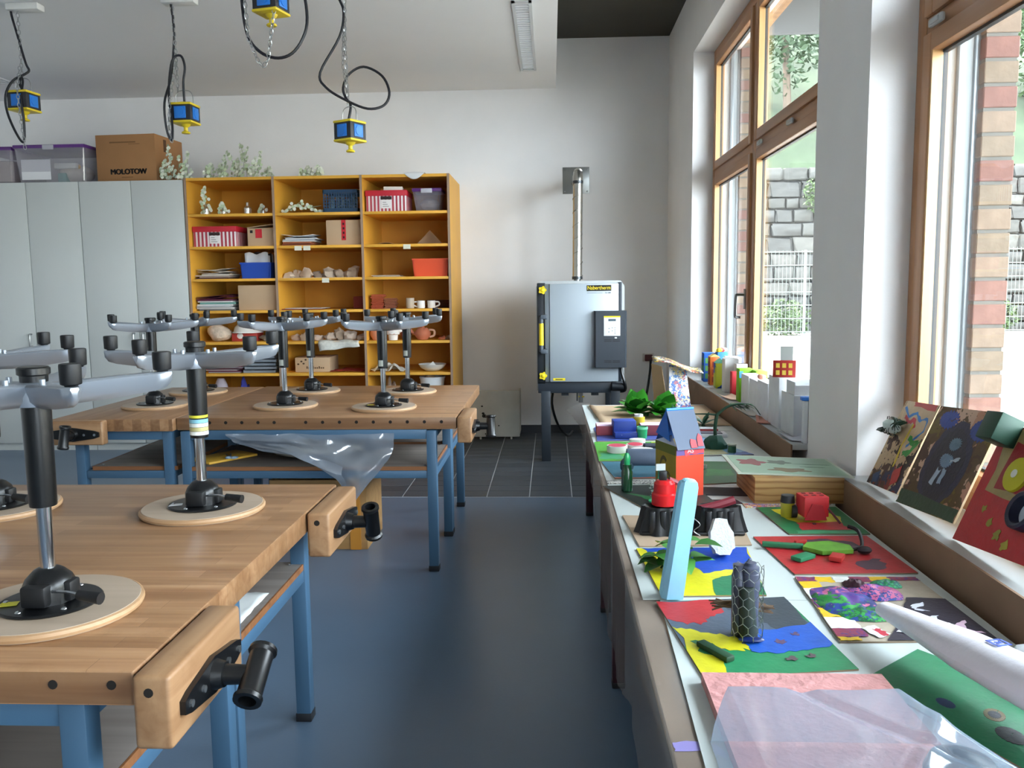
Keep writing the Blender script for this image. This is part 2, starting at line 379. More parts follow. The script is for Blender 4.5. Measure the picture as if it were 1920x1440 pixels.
# ------------------------------------------------------------------ outside: yard, stone wall, fence, trees
S(B().grid(lambda u, v: V((1.62+u*40, -20+v*60, .02+.05*noise.noise(V((u*14, v*20, 0))))), 30, 40).out('yard_ground', M('86827b', .9, n=.15, ns=.8, b=.2, bs=6)))
sw = T('stone_wall', 'tall pale rubble stone wall behind the fence outside the window', 'wall', (4, 26, 0))
S(sw) if False else None
B().box(2.5, 26.06, -.2, 26, 26.6, 4.7).out('mortar_core', M('3b3a37', .95, n=.2, ns=3), sw, w=True, ang=0)
stm = []
for c in ('3d3c39', '42413d', '393835', '46443f', '3c3b37'):
    b = B().box(-.5, -.12, -.5, .5, .12, .5, .07, seg=2)
    for v in b.bm.verts: v.co += V((random.uniform(-.07, .07), random.uniform(-.03, .03), random.uniform(-.08, .08)))
    o = b.out('stone', M(c, .95, n=.2, ns=4, b=.3, bs=9)); stm.append(o.data); bpy.data.objects.remove(o)
z = .0
cnt = 0
while z < 4.6 and cnt < 300:
    h = random.uniform(.26, .5); x = 3.0+random.random()*.4
    while x < 17.0 and cnt < 300:
        l = random.uniform(.4, 1.0)
        o = put('stone', random.choice(stm), sw, (x+l/2-4, .04+random.uniform(-.03, .03), z+h/2)); o.scale = (l-.05, 1, h-.05); x += l; cnt += 1
    z += h
S(B().box(26, -14, -.2, 26.6, 26.6, 4.7).out('bounce_retaining_wall', M('b9b4a8', .95, n=.3, ns=2.5, b=.5, bs=3), ang=0))  # out of view; made pale to bounce low sunlight into the room
S(B().grid(lambda u, v: V((2+u*40, 26.3+v*22, 4.6+v*19+.6*noise.noise(V((u*9, v*6, 2))))), 24, 12).out('hillside', M('2b3522', .95, n=.35, ns=.9, b=.5, bs=4)))
S(B().grid(lambda u, v: V((26.3+u*16, -14+v*42, 4.6+u*7+.6*noise.noise(V((u*9, v*6, 5))))), 12, 24).out('hillside', M('2b3522', .95, n=.35, ns=.9, b=.5, bs=4)))
def leaves(b, c, rad, n, s, fl=.4, rnd=random):
    c = V(c)
    for _ in range(n):
        d = V((rnd.gauss(0, 1), rnd.gauss(0, 1), rnd.gauss(0, 1))).normalized()*(rnd.random()**.4)
        p = c+V((d.x*rad[0], d.y*rad[1], d.z*rad[2]))
        a = V((rnd.uniform(-1, 1), rnd.uniform(-1, 1), rnd.uniform(-.6, .6))).normalized(); q = a.orthogonal().normalized(); q.rotate(Matrix.Rotation(rnd.random()*6.28, 3, a))
        l = s*rnd.uniform(.6, 1.3)
        b.quad(p-a*l, p+q*l*fl, p+a*l, p-q*l*fl)
LEAF = [M(c, .7, n=.3, ns=2) for c in ('20321a', '2c401e', '384a24', '26381e')]
BARK = M('4f4337', .9, n=.2)
def tree(x, y, z, h, rx, mat, label, n=2600, s=.14):
    r = T('tree', label, 'tree', (x, y, z), 0, 'trees on the bank outside')
    B().tube([(0, 0, -.3), (.1, 0, h*.3), (-.05, .1, h*.7)], .14, 7, 3, rr=(.2, .07)).out('trunk', BARK, r)
    b = B()
    for _ in range(7): leaves(b, (random.uniform(-.5, .5)*rx, random.uniform(-.5, .5)*rx, h*random.uniform(.45, .9)), (rx*.6, rx*.6, h*.25), n//7, s)
    b.out('foliage', mat, r, ang=0)['kind'] = 'stuff'
for i, (x, y, z, h, rx, ml, lb) in enumerate((
    (3.2, 28.5, 5.0, 7.5, 1.85, 0, 'dark green tree on the bank at the left edge of the far window view'),
    (7.5, 28.6, 4.9, 7.5, 1.9, 3, 'mid green tree on the bank right above the stone wall in the far window'),
    (11.7, 28.9, 5.0, 7.5, 1.85, 1, 'bright green tree on the bank between the two window views'),
    (15.6, 28.6, 4.9, 7.0, 1.8, 1, 'sunlit tree at the right edge of the near window'),
    (19.8, 29.0, 5.0, 7.0, 1.8, 2, 'pale green tree on the bank farthest to the right'))): tree(x, y, z, h, rx, LEAF[ml], lb)
def bush(x, y, z, rx, rz, mat, label, n=900, s=.07):
    r = T('bush', label, 'bush', (x, y, z), 0, 'bushes outside')
    b = B(); leaves(b, (0, 0, rz*.8), (rx, rx*.6, rz), n, s); b.out('foliage', mat, r, ang=0)['kind'] = 'stuff'
    B().tube([(0, 0, 0), (.03, 0, rz*.6)], .02, 5).out('stem', BARK, r)
bush(6.55, 24.4, .05, .75, .55, LEAF[2], 'low green bush behind the mesh fence in the far window')
bush(8.2, 24.6, .05, .75, .75, LEAF[1], 'green bush behind the fence beside the pillar')
bush(4.9, 24.6, .05, .7, .5, LEAF[3], 'dark bush behind the left end of the mesh fence')
bush(12.2, 24.5, .05, .85, .6, LEAF[2], 'yellow-green bush behind the fence in the near window')
bush(14.2, 24.6, .05, .85, .6, LEAF[1], 'green bush behind the fence at the right frame edge')
bush(7.75, 25.62, 3.6, .45, .55, LEAF[2], 'ivy clump hanging over the top of the stone wall', 500, .06)
fn = T('mesh_fence', 'white welded mesh fence standing in front of the stone wall outside', 'fence', (5, 23, 0))
FM = M('5a615b', .5)
for z in (.2, .55, .9, 1.25, 1.6, 1.95, 2.3): B().cyl((3.2, 23, z), (17, 23, z), .014, n=5).out('horizontal_wire', FM, fn, w=True)
for x in (4.2, 6.7, 9.2, 11.7, 14.2, 16.7): B().box(x-.03, 23.01, 0, x+.03, 23.07, 2.35).out('post', FM, fn, w=True, ang=0)
b = B()
for i in range(138): b.box(3.2+i*.1-.004, 22.99, .15, 3.2+i*.1+.004, 23.0, 2.35)
o = b.out('vertical_wires', FM, fn, w=True, ang=0); o['kind'] = 'stuff'
lw = T('garden_wall', 'low grey garden wall with a white coping outside the near window', 'wall', (6.5, 10, 0))
B().box(4.6, 10, -.1, 9.5, 10.35, .33).out('body', M('8c8a80', .9, n=.2, ns=4), lw, w=True, ang=0)
B().box(4.55, 9.95, .33, 9.55, 10.5, .42, .01).out('coping', M('d8d6cf', .8), lw, w=True)
# ------------------------------------------------------------------ workbenches
BW = wood('a5805d', '896242', 0, .36, stave=.048, worn=True)
BWY = wood('a5805d', '896242', 1, .36, stave=.048, worn=True)
VW = wood('a27e5b', '845f3f', 1, .45, gs=.8, worn=True); VWX = wood('a27e5b', '845f3f', 0, .45, gs=.8, worn=True)
BLUE = M('3e5c75', .4, n=.05, ns=4); IRON = M('0a0b0d', .35); BOLT = M('a9adb0', .25, .9); RUB = M('1b1c20', .6)
HOLE = M('140d07', .9); SHW = wood('77706a', '5f5650', 0, .6, gs=.5); SHE = wood('8a5a34', '6f4526', 0, .6)
ZT = .815
def vise(root, x, y, z, rz, ang, block=(.07, .345, .13), lever='T'):
    """wooden jaw with cast plate and turning sleeve; local x = outwards, y along the bench edge; top at z"""
    mt = TR(x, y, z) @ RZ(rz) @ TR(.003, 0, 0)
    w_, l_, h_ = block
    jaw = B().box(.002, 0, -h_, w_, l_, 0, .009, mtx=mt, seg=3).out('vise_jaw', VW if abs(math.cos(rz)) > .5 else VWX, root, w=True)
    b = B()
    for i, s in ((0, 1),):
        pts = [(math.cos(a)*.019+(.115 if math.cos(a) > 0 else -.115), math.sin(a)*.019) for a in [k*math.pi/8 for k in range(16)]]
        pts = [(-.135, -.012), (-.11, -.02), (-.04, -.03), (0, -.036), (.04, -.03), (.11, -.02), (.135, -.012), (.135, .012), (.11, .02), (.04, .03), (0, .036), (-.04, .03), (-.11, .02), (-.135, .012)]
    P = mt @ TR(w_, l_/2, -h_*.55) @ Matrix(((0, 0, 1, 0), (1, 0, 0, 0), (0, 1, 0, 0), (0, 0, 0, 1)))
    b.prism(pts, 0, .011, P)
    b.out('vise_plate', IRON, jaw_par(jaw, root), w=True)
    for u in (-.115, -.06, .06, .115):
        B().cyl(P @ V((u, 0, .011)), P @ V((u, 0, .016)), .007, n=10).out('bolt', BOLT, root, w=True)
    B().cyl(P @ V((0, 0, .01)), P @ V((0, 0, .075)), .021, .018, n=18).cyl(P @ V((0, 0, .01)), P @ V((0, 0, .03)), .03, .024, n=18).out('vise_spindle', IRON, root, w=True)
    d = V((math.cos(ang), math.sin(ang), 0)); L = .058
    c = V((0, 0, .088)); b = B()
    pr = [(.017, -L), (.027, -L), (.028, -L+.008), (.024, -L+.014), (.023, L-.014), (.028, L-.008), (.027, L), (.017, L), (.017, -L)]
    b.lathe(pr, 20, mtx=P @ TR(*c) @ d.to_track_quat('Z', 'Y').to_matrix().to_4x4()); b.out('vise_sleeve', IRON, root, w=True)
def jaw_par(j, r): return r
def bench(name, label, x0, x1, y0, y1, top, legx, legy, shelf, holes_y=None, hx=()):
    r = T(name, label, 'workbench', (x0, y0, 0))
    B().box(x0, y0, ZT-.065, x1, y1, ZT, .005, seg=2).out('bench_top', top, r, w=True)
    hm = None
    for x in hx:
        h = B().cyl((0, .004, 0), (0, -.0015, 0), .0085, n=12)
        if hm is None: o = h.out('dog_hole', HOLE, r); hm = o.data
        else: o = put('dog_hole', hm, r); h.bm.free()
        o.location = V((x, y0, ZT-.026)) - r.location
    for x in legx:
        for y in legy:
            l = B().box(x, y, .022, x+.05, y+.05, ZT-.07, .004).out('leg', BLUE, r, w=True)
            B().box(x-.002, y-.002, 0, x+.052, y+.052, .03, .003).out('leg_foot', RUB, r, w=True)
    for x in legx:
        for a, c in zip(legy[::1], legy[1::1]):
            if c-a > .2:
                B().box(x+.005, a+.05, .495, x+.045, c, .535, .003).out('side_rail', BLUE, r, w=True)
                B().box(x+.005, a+.05, ZT-.115, x+.045, c, ZT-.066, .003).out('top_rail', BLUE, r, w=True)
    for y in (legy[0], legy[-1]):
        B().box(legx[0]+.05, y+.005, ZT-.115, legx[-1], y+.045, ZT-.066, .003).out('top_rail', BLUE, r, w=True)
        B().box(legx[0]+.05, y+.005, .495, legx[-1], y+.045, .535, .003).out('cross_rail', BLUE, r, w=True)
    for (a, c, d, e) in shelf:
        s = B().box(a, d, .537, c, e, .556, .002).out('shelf_board', [SHW], r, w=True)
        B().box(a, d-.005, .5365, c, d, .5565).box(c, d, .5365, c+.005, e, .5565).box(a-.005, d, .5365, a, e, .5565).out('shelf_edge', SHE, r, w=True, ang=0)
        for sx in (a+.04, c-.04):
            for sy in (d+.03, e-.03): B().cyl((sx, sy, .556), (sx, sy, .559), .006, n=8).out('screw', BOLT, r, w=True)
    return r
hx = [-1.86+i*.085 for i in range(6)] + [-1.27+i*.088 for i in range(9)]
hx = [x for x in hx if x < -.5]
near = bench('workbench', 'wooden workbench with blue steel frame nearest the camera', -2.2, -.73, 1.385, 2.80, BW, (-2.13, -.88), (1.40, 2.035, 2.098, 2.735),
             [(-2.08, -.84, 1.40, 2.04), (-2.08, -.84, 2.12, 2.76)], hx=[-.77-.105*i for i in range(7)])
vise(near, -.73, 1.365, ZT, 0, R(30), (.07, .335, .135))
for yy in (1.365, 2.425): B().cyl((-.695, yy+.003, ZT-.03), (-.695, yy-.0012, ZT-.03), .0085, n=12).out('dog_hole', HOLE, near, w=True)
vise(near, -.73, 2.425, ZT, 0, R(-68), (.07, .35, .135))
farb = bench('workbench', 'wide wooden workbench with six dog holes each side standing before the yellow shelf', -1.95, -.49, 4.30, 5.715, BW, (-1.93, -.645), (4.27+.02, 4.92, 4.98, 5.61),
             [(-1.90, -.62, 4.30, 4.93), (-1.90, -.62, 5.0, 5.63)], hx=hx)
farb['label'] = 'wide wooden workbench with a row of dog holes in front of the yellow shelf'
vise(farb, -.49, 4.285, ZT, 0, R(85), (.075, .34, .135))
farl = bench('workbench', 'narrow wooden workbench with its vise at the front left, before the grey cabinets', -2.60, -1.955, 4.265, 5.69, BWY, (-2.50, -2.03), (4.30, 5.60), [(-2.42, -1.97, 4.32, 5.58)], hx=())
vise(farl, -2.595, 4.265, ZT, R(-90), R(80), (.06, .30, .125))
# ------------------------------------------------------------------ stools standing upside down on the benches
PLY = wood('b5a28e', 'a5927e', 0, .5, gs=.4); PLYE = wood('b5926e', 'a47f5a', 0, .5, gs=.8); BLK = M('08090b', .32); BLKR = M('0c0d10', .5)
CHR = M('c3c7cc', .14, 1.0); SILV = M('a6aeb8', .32, .6); SCRW = M('b9bcc0', .22, .95)
def stool(loc, a0, label, mark=None, tagc=True, group='upturned stools'):
    r = T('stool', label, 'stool', loc, 0, group)
    B().lathe([(0, 0), (.173, 0), (.173, .0165), (.1715, .018), (0, .018)], 48).out('seat', PLY, r)
    B().lathe([(.173, .001), (.178, .003), (.18, .009), (.178, .015), (.173, .0172)], 48).out('seat_edge', PLYE, r)
    B().lathe([(.05, .018), (.098, .018), (.1, .021), (.097, .0245), (0, .0255)], 36).out('mounting_plate', BLK, r)
    for i in range(6):
        a = i*math.pi/3+.3; B().ball((.083*math.cos(a), .083*math.sin(a), .026), (.006, .006, .004), 8).out('screw', SCRW, r)
    B().lathe([(.05, .024), (.05, .06), (.044, .074), (.03, .088), (.02, .093), (0, .093)], 10).out('seat_socket', BLK, r)
    b = B(); b.box(-.026, -.062, .026, .026, -.02, .07, .006).box(.02, -.02, .026, .056, .02, .068, .006); b.out('socket_housing', BLKR, r)
    lv = B().tube([(.03, -.04, .055), (.07, -.055, .06), (.10, -.06, .055)], .0035, 6, 3).out('lever', SCRW, r)
    B().cyl((.095, -.059, .056), (.145, -.068, .052), .010, .0125, n=12).out('lever_grip', BLKR, lv)
    B().cyl((0, 0, .085), (0, 0, .24), .0145, n=20).out('piston', CHR, r)
    B().lathe([(.017, .223), (.0255, .223), (.0262, .23), (.028, .44), (.028, .45)], 24).out('column', BLK, r)
    # five-armed foot, turned upwards
    b = B()
    b.lathe([(.03, .428), (.042, .43), (.045, .45), (.04, .472), (.032, .475), (.024, .478), (0, .478)], 20)
    Rr = .24
    for k in range(5):
        a = a0+k*2*math.pi/5; rows = []
        mt = RZ(a)
        for x, hw, zb, zt in ((.02, .028, .429, .474), (.08, .024, .430, .476), (.16, .0195, .437, .482), (.225, .0165, .446, .485), (.247, .0155, .453, .486), (.258, .008, .466, .485)):
            sec = [(-hw, zt-.004), (-hw*.8, zt), (hw*.8, zt), (hw, zt-.004), (hw*.75, zb+.012), (hw*.35, zb), (-hw*.35, zb), (-hw*.75, zb+.012)]
            rows.append([b.bm.verts.new(mt @ V((x, yy, zz))) for yy, zz in sec])
        for p, q in zip(rows, rows[1:]):
            for i in range(8): b.bm.faces.new((p[i], p[(i+1) % 8], q[(i+1) % 8], q[i]))
        b.bm.faces.new(rows[-1]); b.bm.faces.new(rows[0][::-1])
        # raised rib posts beside the hub
        b.cyl(mt @ V((.058, 0, .474)), mt @ V((.058, 0, .486)), .006, n=8)
    b.out('star_base', SILV, r, ang=50)
    B().lathe([(.0255, .47), (.0265, .49), (.031, .493), (.031, .505), (.027, .508), (0, .508)], 20).out('hub_cap', BLK, r)
    for k in range(5):
        a = a0+k*2*math.pi/5; c = (Rr*math.cos(a), Rr*math.sin(a), 0)
        g = B().lathe([(.009, .482), (.012, .488), (.0178, .490), (.0185, .492), (.0192, .523), (.0185, .527), (.015, .528), (0, .528)], 16, c).out('foot_glide', BLKR, r)
    if mark:
        B().prism([(-.02, -.012), (.018, -.014), (.02, .01), (-.012, .014)], .0262, .0268, TR(-.068, -.035, 0) @ RZ(.4)).out('warning_sticker', M(mark, .5), r, ang=0)
    if tagc:
        k = 6; b = B()
        for i in range(k):
            a, c = R(225+i*10), R(235+i*10); q = .0268
            b.quad((q*math.cos(a), q*math.sin(a), .235), (q*math.cos(c), q*math.sin(c), .235), (q*math.cos(c), q*math.sin(c), .268), (q*math.cos(a), q*math.sin(a), .268))
        b.out('type_sticker', M('a9aca2', .4), r)
    return r
sA = stool((-1.04, 1.66, ZT), R(28), 'upturned stool nearest the camera, on the front bench', 'c8c22a', False)
sB = stool((-1.047, 2.457, ZT), R(42), 'upturned stool on the front bench with coloured stickers on its column', 'd6d6d8', False)
b = B(); SX = []
for i, c in enumerate(('c9c437', '7fb7c9', 'd6d8d2', 'b8b07a', 'e3e4df')):
    B().lathe([(.0266, .232+.012*(4-i)), (.0268, .232+.012*(5-i)-.001)], 24).out('sticker', M(c, .5), sB)
b.bm.free()
stool((-1.69, 2.463, ZT), R(8), 'upturned stool on the front bench cut off by the left edge')
stool((-2.261, 4.725, ZT), R(30), 'upturned stool at the front of the narrow left bench')
stool((-2.273, 5.356, ZT), R(22), 'upturned stool at the back of the narrow left bench')
stool((-1.498, 4.694, ZT), R(32), 'upturned stool in the front row of the far bench, left one')
stool((-1.538, 5.374, ZT), R(40), 'upturned stool in the back row of the far bench, left one')
stool((-.922, 4.606, ZT), R(16), 'upturned stool in the front row of the far bench, nearest the aisle', 'c8c22a')
stool((-.907, 5.313, ZT), R(48), 'upturned stool in the back row of the far bench, nearest the aisle')
# ------------------------------------------------------------------ grey cabinets along the back wall
GREY = M('c6c9c6', .5, n=.01, ns=2); GAP = M('4a4d4d', .8)
YF = 7.66
def cabinet(x0, x1, label):
    r = T('cabinet', label, 'cabinet', (x0, YF, 0), 0, 'tall grey cabinets')
    B().box(x0+.001, YF+.022, .07, x1-.001, D-.02, 2.462).out('body', M('5f6463', .7), r, w=True, ang=0)  # darker than the doors: shade of the door gaps put into the colour
    B().box(x0+.002, YF+.03, 0, x1-.002, D-.03, .068).out('plinth', GREY, r, w=True, ang=0)
    m = (x0+x1)/2
    for a, c, hx_ in ((x0, m, m-.045), (m, x1, m+.045)):
        d = B().box(a+.003, YF, .072, c-.003, YF+.02, 2.46, .002).out('door', GREY, r, w=True)
        h = B().tube([(hx_, YF, 1.09), (hx_, YF-.03, 1.09), (hx_, YF-.034, 1.08), (hx_, YF-.034, .99), (hx_, YF-.03, .98), (hx_, YF, .98)], .0085, 8); o = h.out('handle', STEEL, r, w=True); o.parent = d; o.location = (0, 0, 0)
    return r
cabinet(-5.235, -4.254, 'grey cabinet with two doors under the clear purple-lidded boxes')
cabinet(-4.253, -3.292, 'grey cabinet with two doors beside the yellow shelf, under the carton')
# boxes on the cabinets
def clearbox(name, x0, x1, y0, y1, z0, h, label, lid='5b2d78', parts=(), group=None):
    r = T(name, label, 'storage box', (x0, y0, z0), 0, group)
    t = .03
    b = B()
    X = [(x0+t, y0+t), (x1-t, y0+t), (x1-t, y1-t), (x0+t, y1-t)]; Y = [(x0+.005, y0+.005), (x1-.005, y0+.005), (x1-.005, y1-.005), (x0+.005, y1-.005)]
    lo = [b.bm.verts.new((x, y, z0+.001)) for x, y in X]; hi = [b.bm.verts.new((x, y, z0+h-.03)) for x, y in Y]
    b.bm.faces.new(lo[::-1])
    for i in range(4): b.bm.faces.new((lo[i], lo[(i+1) % 4], hi[(i+1) % 4], hi[i]))
    bmesh.ops.bevel(b.bm, geom=[e for e in b.bm.edges if abs(e.verts[0].co.z-e.verts[1].co.z) > .05], offset=.02, segments=3, affect='EDGES')
    b.out('tub', sheer('c9c5d2', .38, .10, .12), r, w=True)
    B().box(x0, y0, z0+h-.032, x1, y1, z0+h, .008).out('lid', M(lid, .4), r, w=True)
    for s in ((x0+x1)/2,): B().box(s-.05, y0-.012, z0+h-.045, s+.05, y0+.004, z0+h-.005, .004).out('clip', M('b9b7c0', .4), r, w=True)
    for nm, bb, mt in parts: bb.out(nm, mt, r, w=True)
    return r
pp = B().box(-4.80, 7.712, 2.49, -4.53, 7.716, 2.67)
clearbox('storage_box', -4.86, -4.19, 7.69, 8.30, 2.463, .335, 'clear plastic box with purple lid and white paper label, next to the carton', parts=[
    ('paper_label', pp, M('e2e2e4', .7)),
    ('craft_supply', B().ball((-4.42, 7.95, 2.56), (.16, .14, .09), 12), M('c9c0b4', .9, n=.2, ns=9)),
    ('craft_supply', B().box(-4.52, 7.8, 2.47, -4.44, 8.0, 2.56, .01), M('5f9c96', .8)),
    ('craft_supply', B().box(-4.55, 7.80, 2.60, -4.34, 7.86, 2.65, .01, mtx=None), M('dcdcd8', .7)),
    ('craft_supply', B().ball((-4.36, 7.86, 2.62), .03, 8), M('d9a520', .6))], group='clear boxes on the cabinets')
clearbox('storage_box', -5.25, -4.875, 7.70, 8.30, 2.463, .325, 'clear plastic box with purple lid cut off by the left edge', parts=[
    ('craft_supply', B().box(-5.15, 7.8, 2.48, -4.92, 8.2, 2.68, .03), M('b9a8a0', .9, n=.1))], group='clear boxes on the cabinets')
CARD = M('a5774c', .8, n=.06, ns=4); CARDL = M('c2a483', .8, n=.05, ns=4); CARDD = M('8a6238', .8)
mb = T('carton', 'large brown cardboard box with black lettering on top of the cabinet', 'box', (-3.83, 7.95, 2.463))
B().box(-.285, -.2, 0, .285, .3, .42, .004).out('carton_body', CARD, mb, rot=(0, 0, R(-4)))
o = B().box(-.285, .045, .4195, .285, .055, .4212).box(-.286, .03, .30, -.2845, .07, .42).out('tape', M('8b673f', .5), mb, rot=(0, 0, R(-4)), ang=0)
INK = M('191410', .7)
rm = RZ(R(-4))
text('print_wordmark', 'MOLOTOW', .066, INK, mb, rm @ TR(.02, -.2014, .088) @ FRONT, ext=.0012, sx=.98, bold=.0042)
text('print_line', 'PREMIUM SPRAY CAN IN BOX', .03, M('6d4a2a', .8), mb, rm @ TR(0, -.2008, .352) @ FRONT, sx=.8) if False else None
B().box(-.15, -.2012, .345, .10, -.2002, .357).box(.03, -.2012, .332, .14, -.2002, .337).box(-.05, -.2012, .038, .06, -.2002, .044).out('print_lines', M('7a5632', .8), mb, rot=(0, 0, R(-4)), ang=0)
B().box(.2848, -.05, .28, .2862, .0, .39).out('print_mark', M('5a3b22', .8), mb, rot=(0, 0, R(-4)), ang=0)
# ------------------------------------------------------------------ yellow open shelf
YEL = M('e4a83c', .5, n=.05, ns=3); YELB = M('dc9c32', .55, n=.05, ns=3); EDG = M('9a7f6a', .6); 
sh = T('open_shelf', 'tall yellow open shelf with three columns of compartments on the back wall', 'shelf', (-3.285, YF, 0))
SX = [-3.285, -2.476, -1.684, -.893]   # outer faces / divider centres
pt = .022
ZB = [2.155, 1.865, 1.575, 1.287, 1.0, .71, .42, .12]
for i, x in enumerate(SX):
    a, c = (x, x+pt) if i == 0 else (x-pt, x) if i == 3 else (x-pt*.5, x+pt*.5)
    p = B().box(a, YF, 0, c, D-.004, 2.475).out('side_panel' if i in (0, 3) else 'divider', YEL, sh, w=True, ang=0)
    o = B().box(a, YF-.003, 0, c, YF, 2.475).out('edge_strip', EDG, sh, w=True, ang=0)
for i in range(3):
    a, c = SX[i]+(pt if i == 0 else pt/2), SX[i+1]-(pt if i == 2 else pt/2)
    B().box(a, D-.022, 0, c, D-.014, 2.475).out('back_panel', YELB, sh, w=True, ang=0)
    B().box(a, YF+.002, 2.45, c, D-.022, 2.475).out('top_board', YEL, sh, w=True, ang=0)
    for z in ZB: B().box(a, YF+.004, z-.024, c, D-.022, z, .001).out('shelf_board', YEL, sh, w=True)
NOTE = M('dcd8c4', .8)
for x, z in ((-2.27, 1.865), (-2.19, 1.865), (-2.03, 1.575), (-1.285, 1.865)): B().box(x-.032, YF-.0015, z-.045, x+.032, YF+.003, z-.005).out('paper_tag', NOTE, sh, w=True, ang=0)
# --- shelf contents
def sbox(name, x0, x1, z0, z1, y0, y1, mat, label, cat='box', bev=.004, extra=None):
    r = T(name, label, cat, ((x0+x1)/2, y0, z0))
    B().box(x0, y0, z0+.0005, x1, y1, z1, bev).out('body', mat, r, w=True)
    if extra: extra(r)
    return r
def striped(x0, x1, z0, z1, y0, label):
    r = T('striped_box', label, 'box', ((x0+x1)/2, y0, z0)); y1 = y0+.34; hl = .05
    B().box(x0+.006, y0+.006, z0+.0005, x1-.006, y1-.006, z1-.01, .003).out('body', M('e4dcdc', .6), r, w=True)
    n = 11; w_ = (x1-x0-.012)/(2*n)
    b = B()
    for i in range(n): b.box(x0+.006+w_*(2*i+.2), y0+.0045, z0+.001, x0+.006+w_*(2*i+1.2), y0+.0065, z1-hl)
    for i in range(9): b.box(x1-.0065, y0+.01+i*.036, z0+.001, x1-.0045, y0+.028+i*.036, z1-hl)
    b.out('stripe_print', M('a83a48', .6), r, w=True, ang=0)
    B().box(x0, y0, z1-hl, x1, y1, z1, .004).out('lid', M('c02434', .5), r, w=True)
    m = (x0+x1)/2
    B().box(m-.05, y0+.002, z1-hl-.032, m+.05, y0+.0044, z1-hl-.004, .0).out('grip_hole', M('2a1a1a', .8), r, w=True, ang=0)
    B().box(m-.045, y0+.002, z0+.03, m+.04, y0+.0044, z1-hl-.034).out('label_sheet', M('e6e2e0', .7), r, w=True, ang=0)
    b = B()
    for k in range(3): b.box(m-.032, y0+.001, z0+.045+k*.018, m+.025-k*.012, y0+.0019, z0+.049+k*.018)
    b.out('handwriting', M('5a5658', .8), r, w=True, ang=0)
    return r
striped(-3.255, -2.85, 1.865, 2.05, 7.72, 'red and white striped box with red lid, in the left column')
striped(-1.66, -1.285, 2.155, 2.345, 7.72, 'red and white striped box with red lid, on the top right shelf')
def redlab(x0, x1, z0, z1, y0):
    def f(r): B().box(x0, y0-.0015, z0, x1, y0+.001, z1).out('red_label', M('c4202c', .5), r, w=True, ang=0)
    return f
r = sbox('carton', -2.755, -2.50, 1.865, 2.03, 7.74, 8.1, CARDL, 'small tan carton with a square red label, in the left column')
B().box(-2.68, 7.738, 1.94, -2.62, 7.7405, 2.02).out('red_label', M('c4202c', .5), r, w=True, ang=0)
B().box(-2.73, 7.739, 1.985, -2.705, 7.7405, 2.01).out('print_mark', INK, r, w=True, ang=0)
B().box(-2.755, 7.74, 2.031, -2.50, 7.93, 2.036, mtx=TR(-2.755, 7.74, 2.03) @ RY(R(-7)) @ TR(2.755, -7.74, -2.03)).out('flap', CARDL, r, w=True)
r = sbox('carton', -2.03, -1.71, 1.865, 2.09, 7.74, 8.15, CARDL, 'tan carton with a long red tape strip, in the middle column')
B().box(-1.89, 7.738, 1.91, -1.85, 7.7405, 2.09).out('red_tape', M('c4202c', .5), r, w=True, ang=0)
for k in range(4): B().box(-1.878, 7.737, 1.925+k*.04, -1.862, 7.7379, 1.945+k*.04).out('tape_print', M('3a1013', .7), r, w=True, ang=0)
sbox('carton', -2.862, -2.50, 1.287, 1.515, 7.73, 8.1, CARDL, 'plain tan carton without print, left column beside the purple folders')
r = sbox('carton', -2.37, -2.05, .71, .845, 7.76, 8.1, CARDL, 'low tan carton with small dark lettering, in the middle column')
b = B()
for i in range(9): b.box(-2.265+i*.019, 7.7588, .742, -2.252+i*.019, 7.7602, .756+.008*(i % 3 == 0))
b.out('faded_print', M('5d4630', .8), r, w=True, ang=0)
b = B()
for x, z in ((-2.31, .81), (-2.27, .825), (-2.29, .79), (-2.34, .785)): b.ball((x, 7.759, z), (.012, .002, .008), 6)
b.out('print_leaf', M('4a3420', .8), r, w=True)
# crate
r = T('crate', 'dark blue plastic crate with jars, on the top shelf of the middle column', 'crate', (-1.9, 7.74, 2.155))
b = B(); CB = M('1f3f5c', .45); x0, x1, y0, y1, z0, z1 = -2.05, -1.73, 7.74, 8.1, 2.156, 2.36
b.box(x0, y0, z0, x1, y1, z0+.01)
for z in (z0+.01, z1-.03): b.box(x0, y0, z, x1, y0+.008, z+.03).box(x0, y1-.008, z, x1, y1, z+.03).box(x0, y0, z, x0+.008, y1, z+.03).box(x1-.008, y0, z, x1, y1, z+.03)
for i in range(14):
    x = x0+.004+(x1-x0-.02)*i/13; b.box(x, y0+.001, z0+.03, x+.010, y0+.007, z1-.02)
for k in range(5): b.box(x0, y0+.002, z0+.055+k*.027, x1, y0+.006, z0+.063+k*.027)
b.out('lattice', CB, r, w=True, ang=0)
for i in range(5): B().lathe([(0, 0), (.025, 0), (.027, .1), (.018, .13), (.018, .15), (0, .15)], 10, (-1.99+i*.05, 7.85+.03*(i % 2), z0+.011)).out('jar', M('a8b6b8', .2), r, w=True)
clearbox('storage_box', -1.24, -.975, 7.73, 8.05, 2.155, .205, 'small clear box with purple lid on the top right shelf', parts=[('contents', B().ball((-1.1, 7.88, 2.225), (.09, .1, .055), 10), M('a39c98', .9, n=.2, ns=12))])
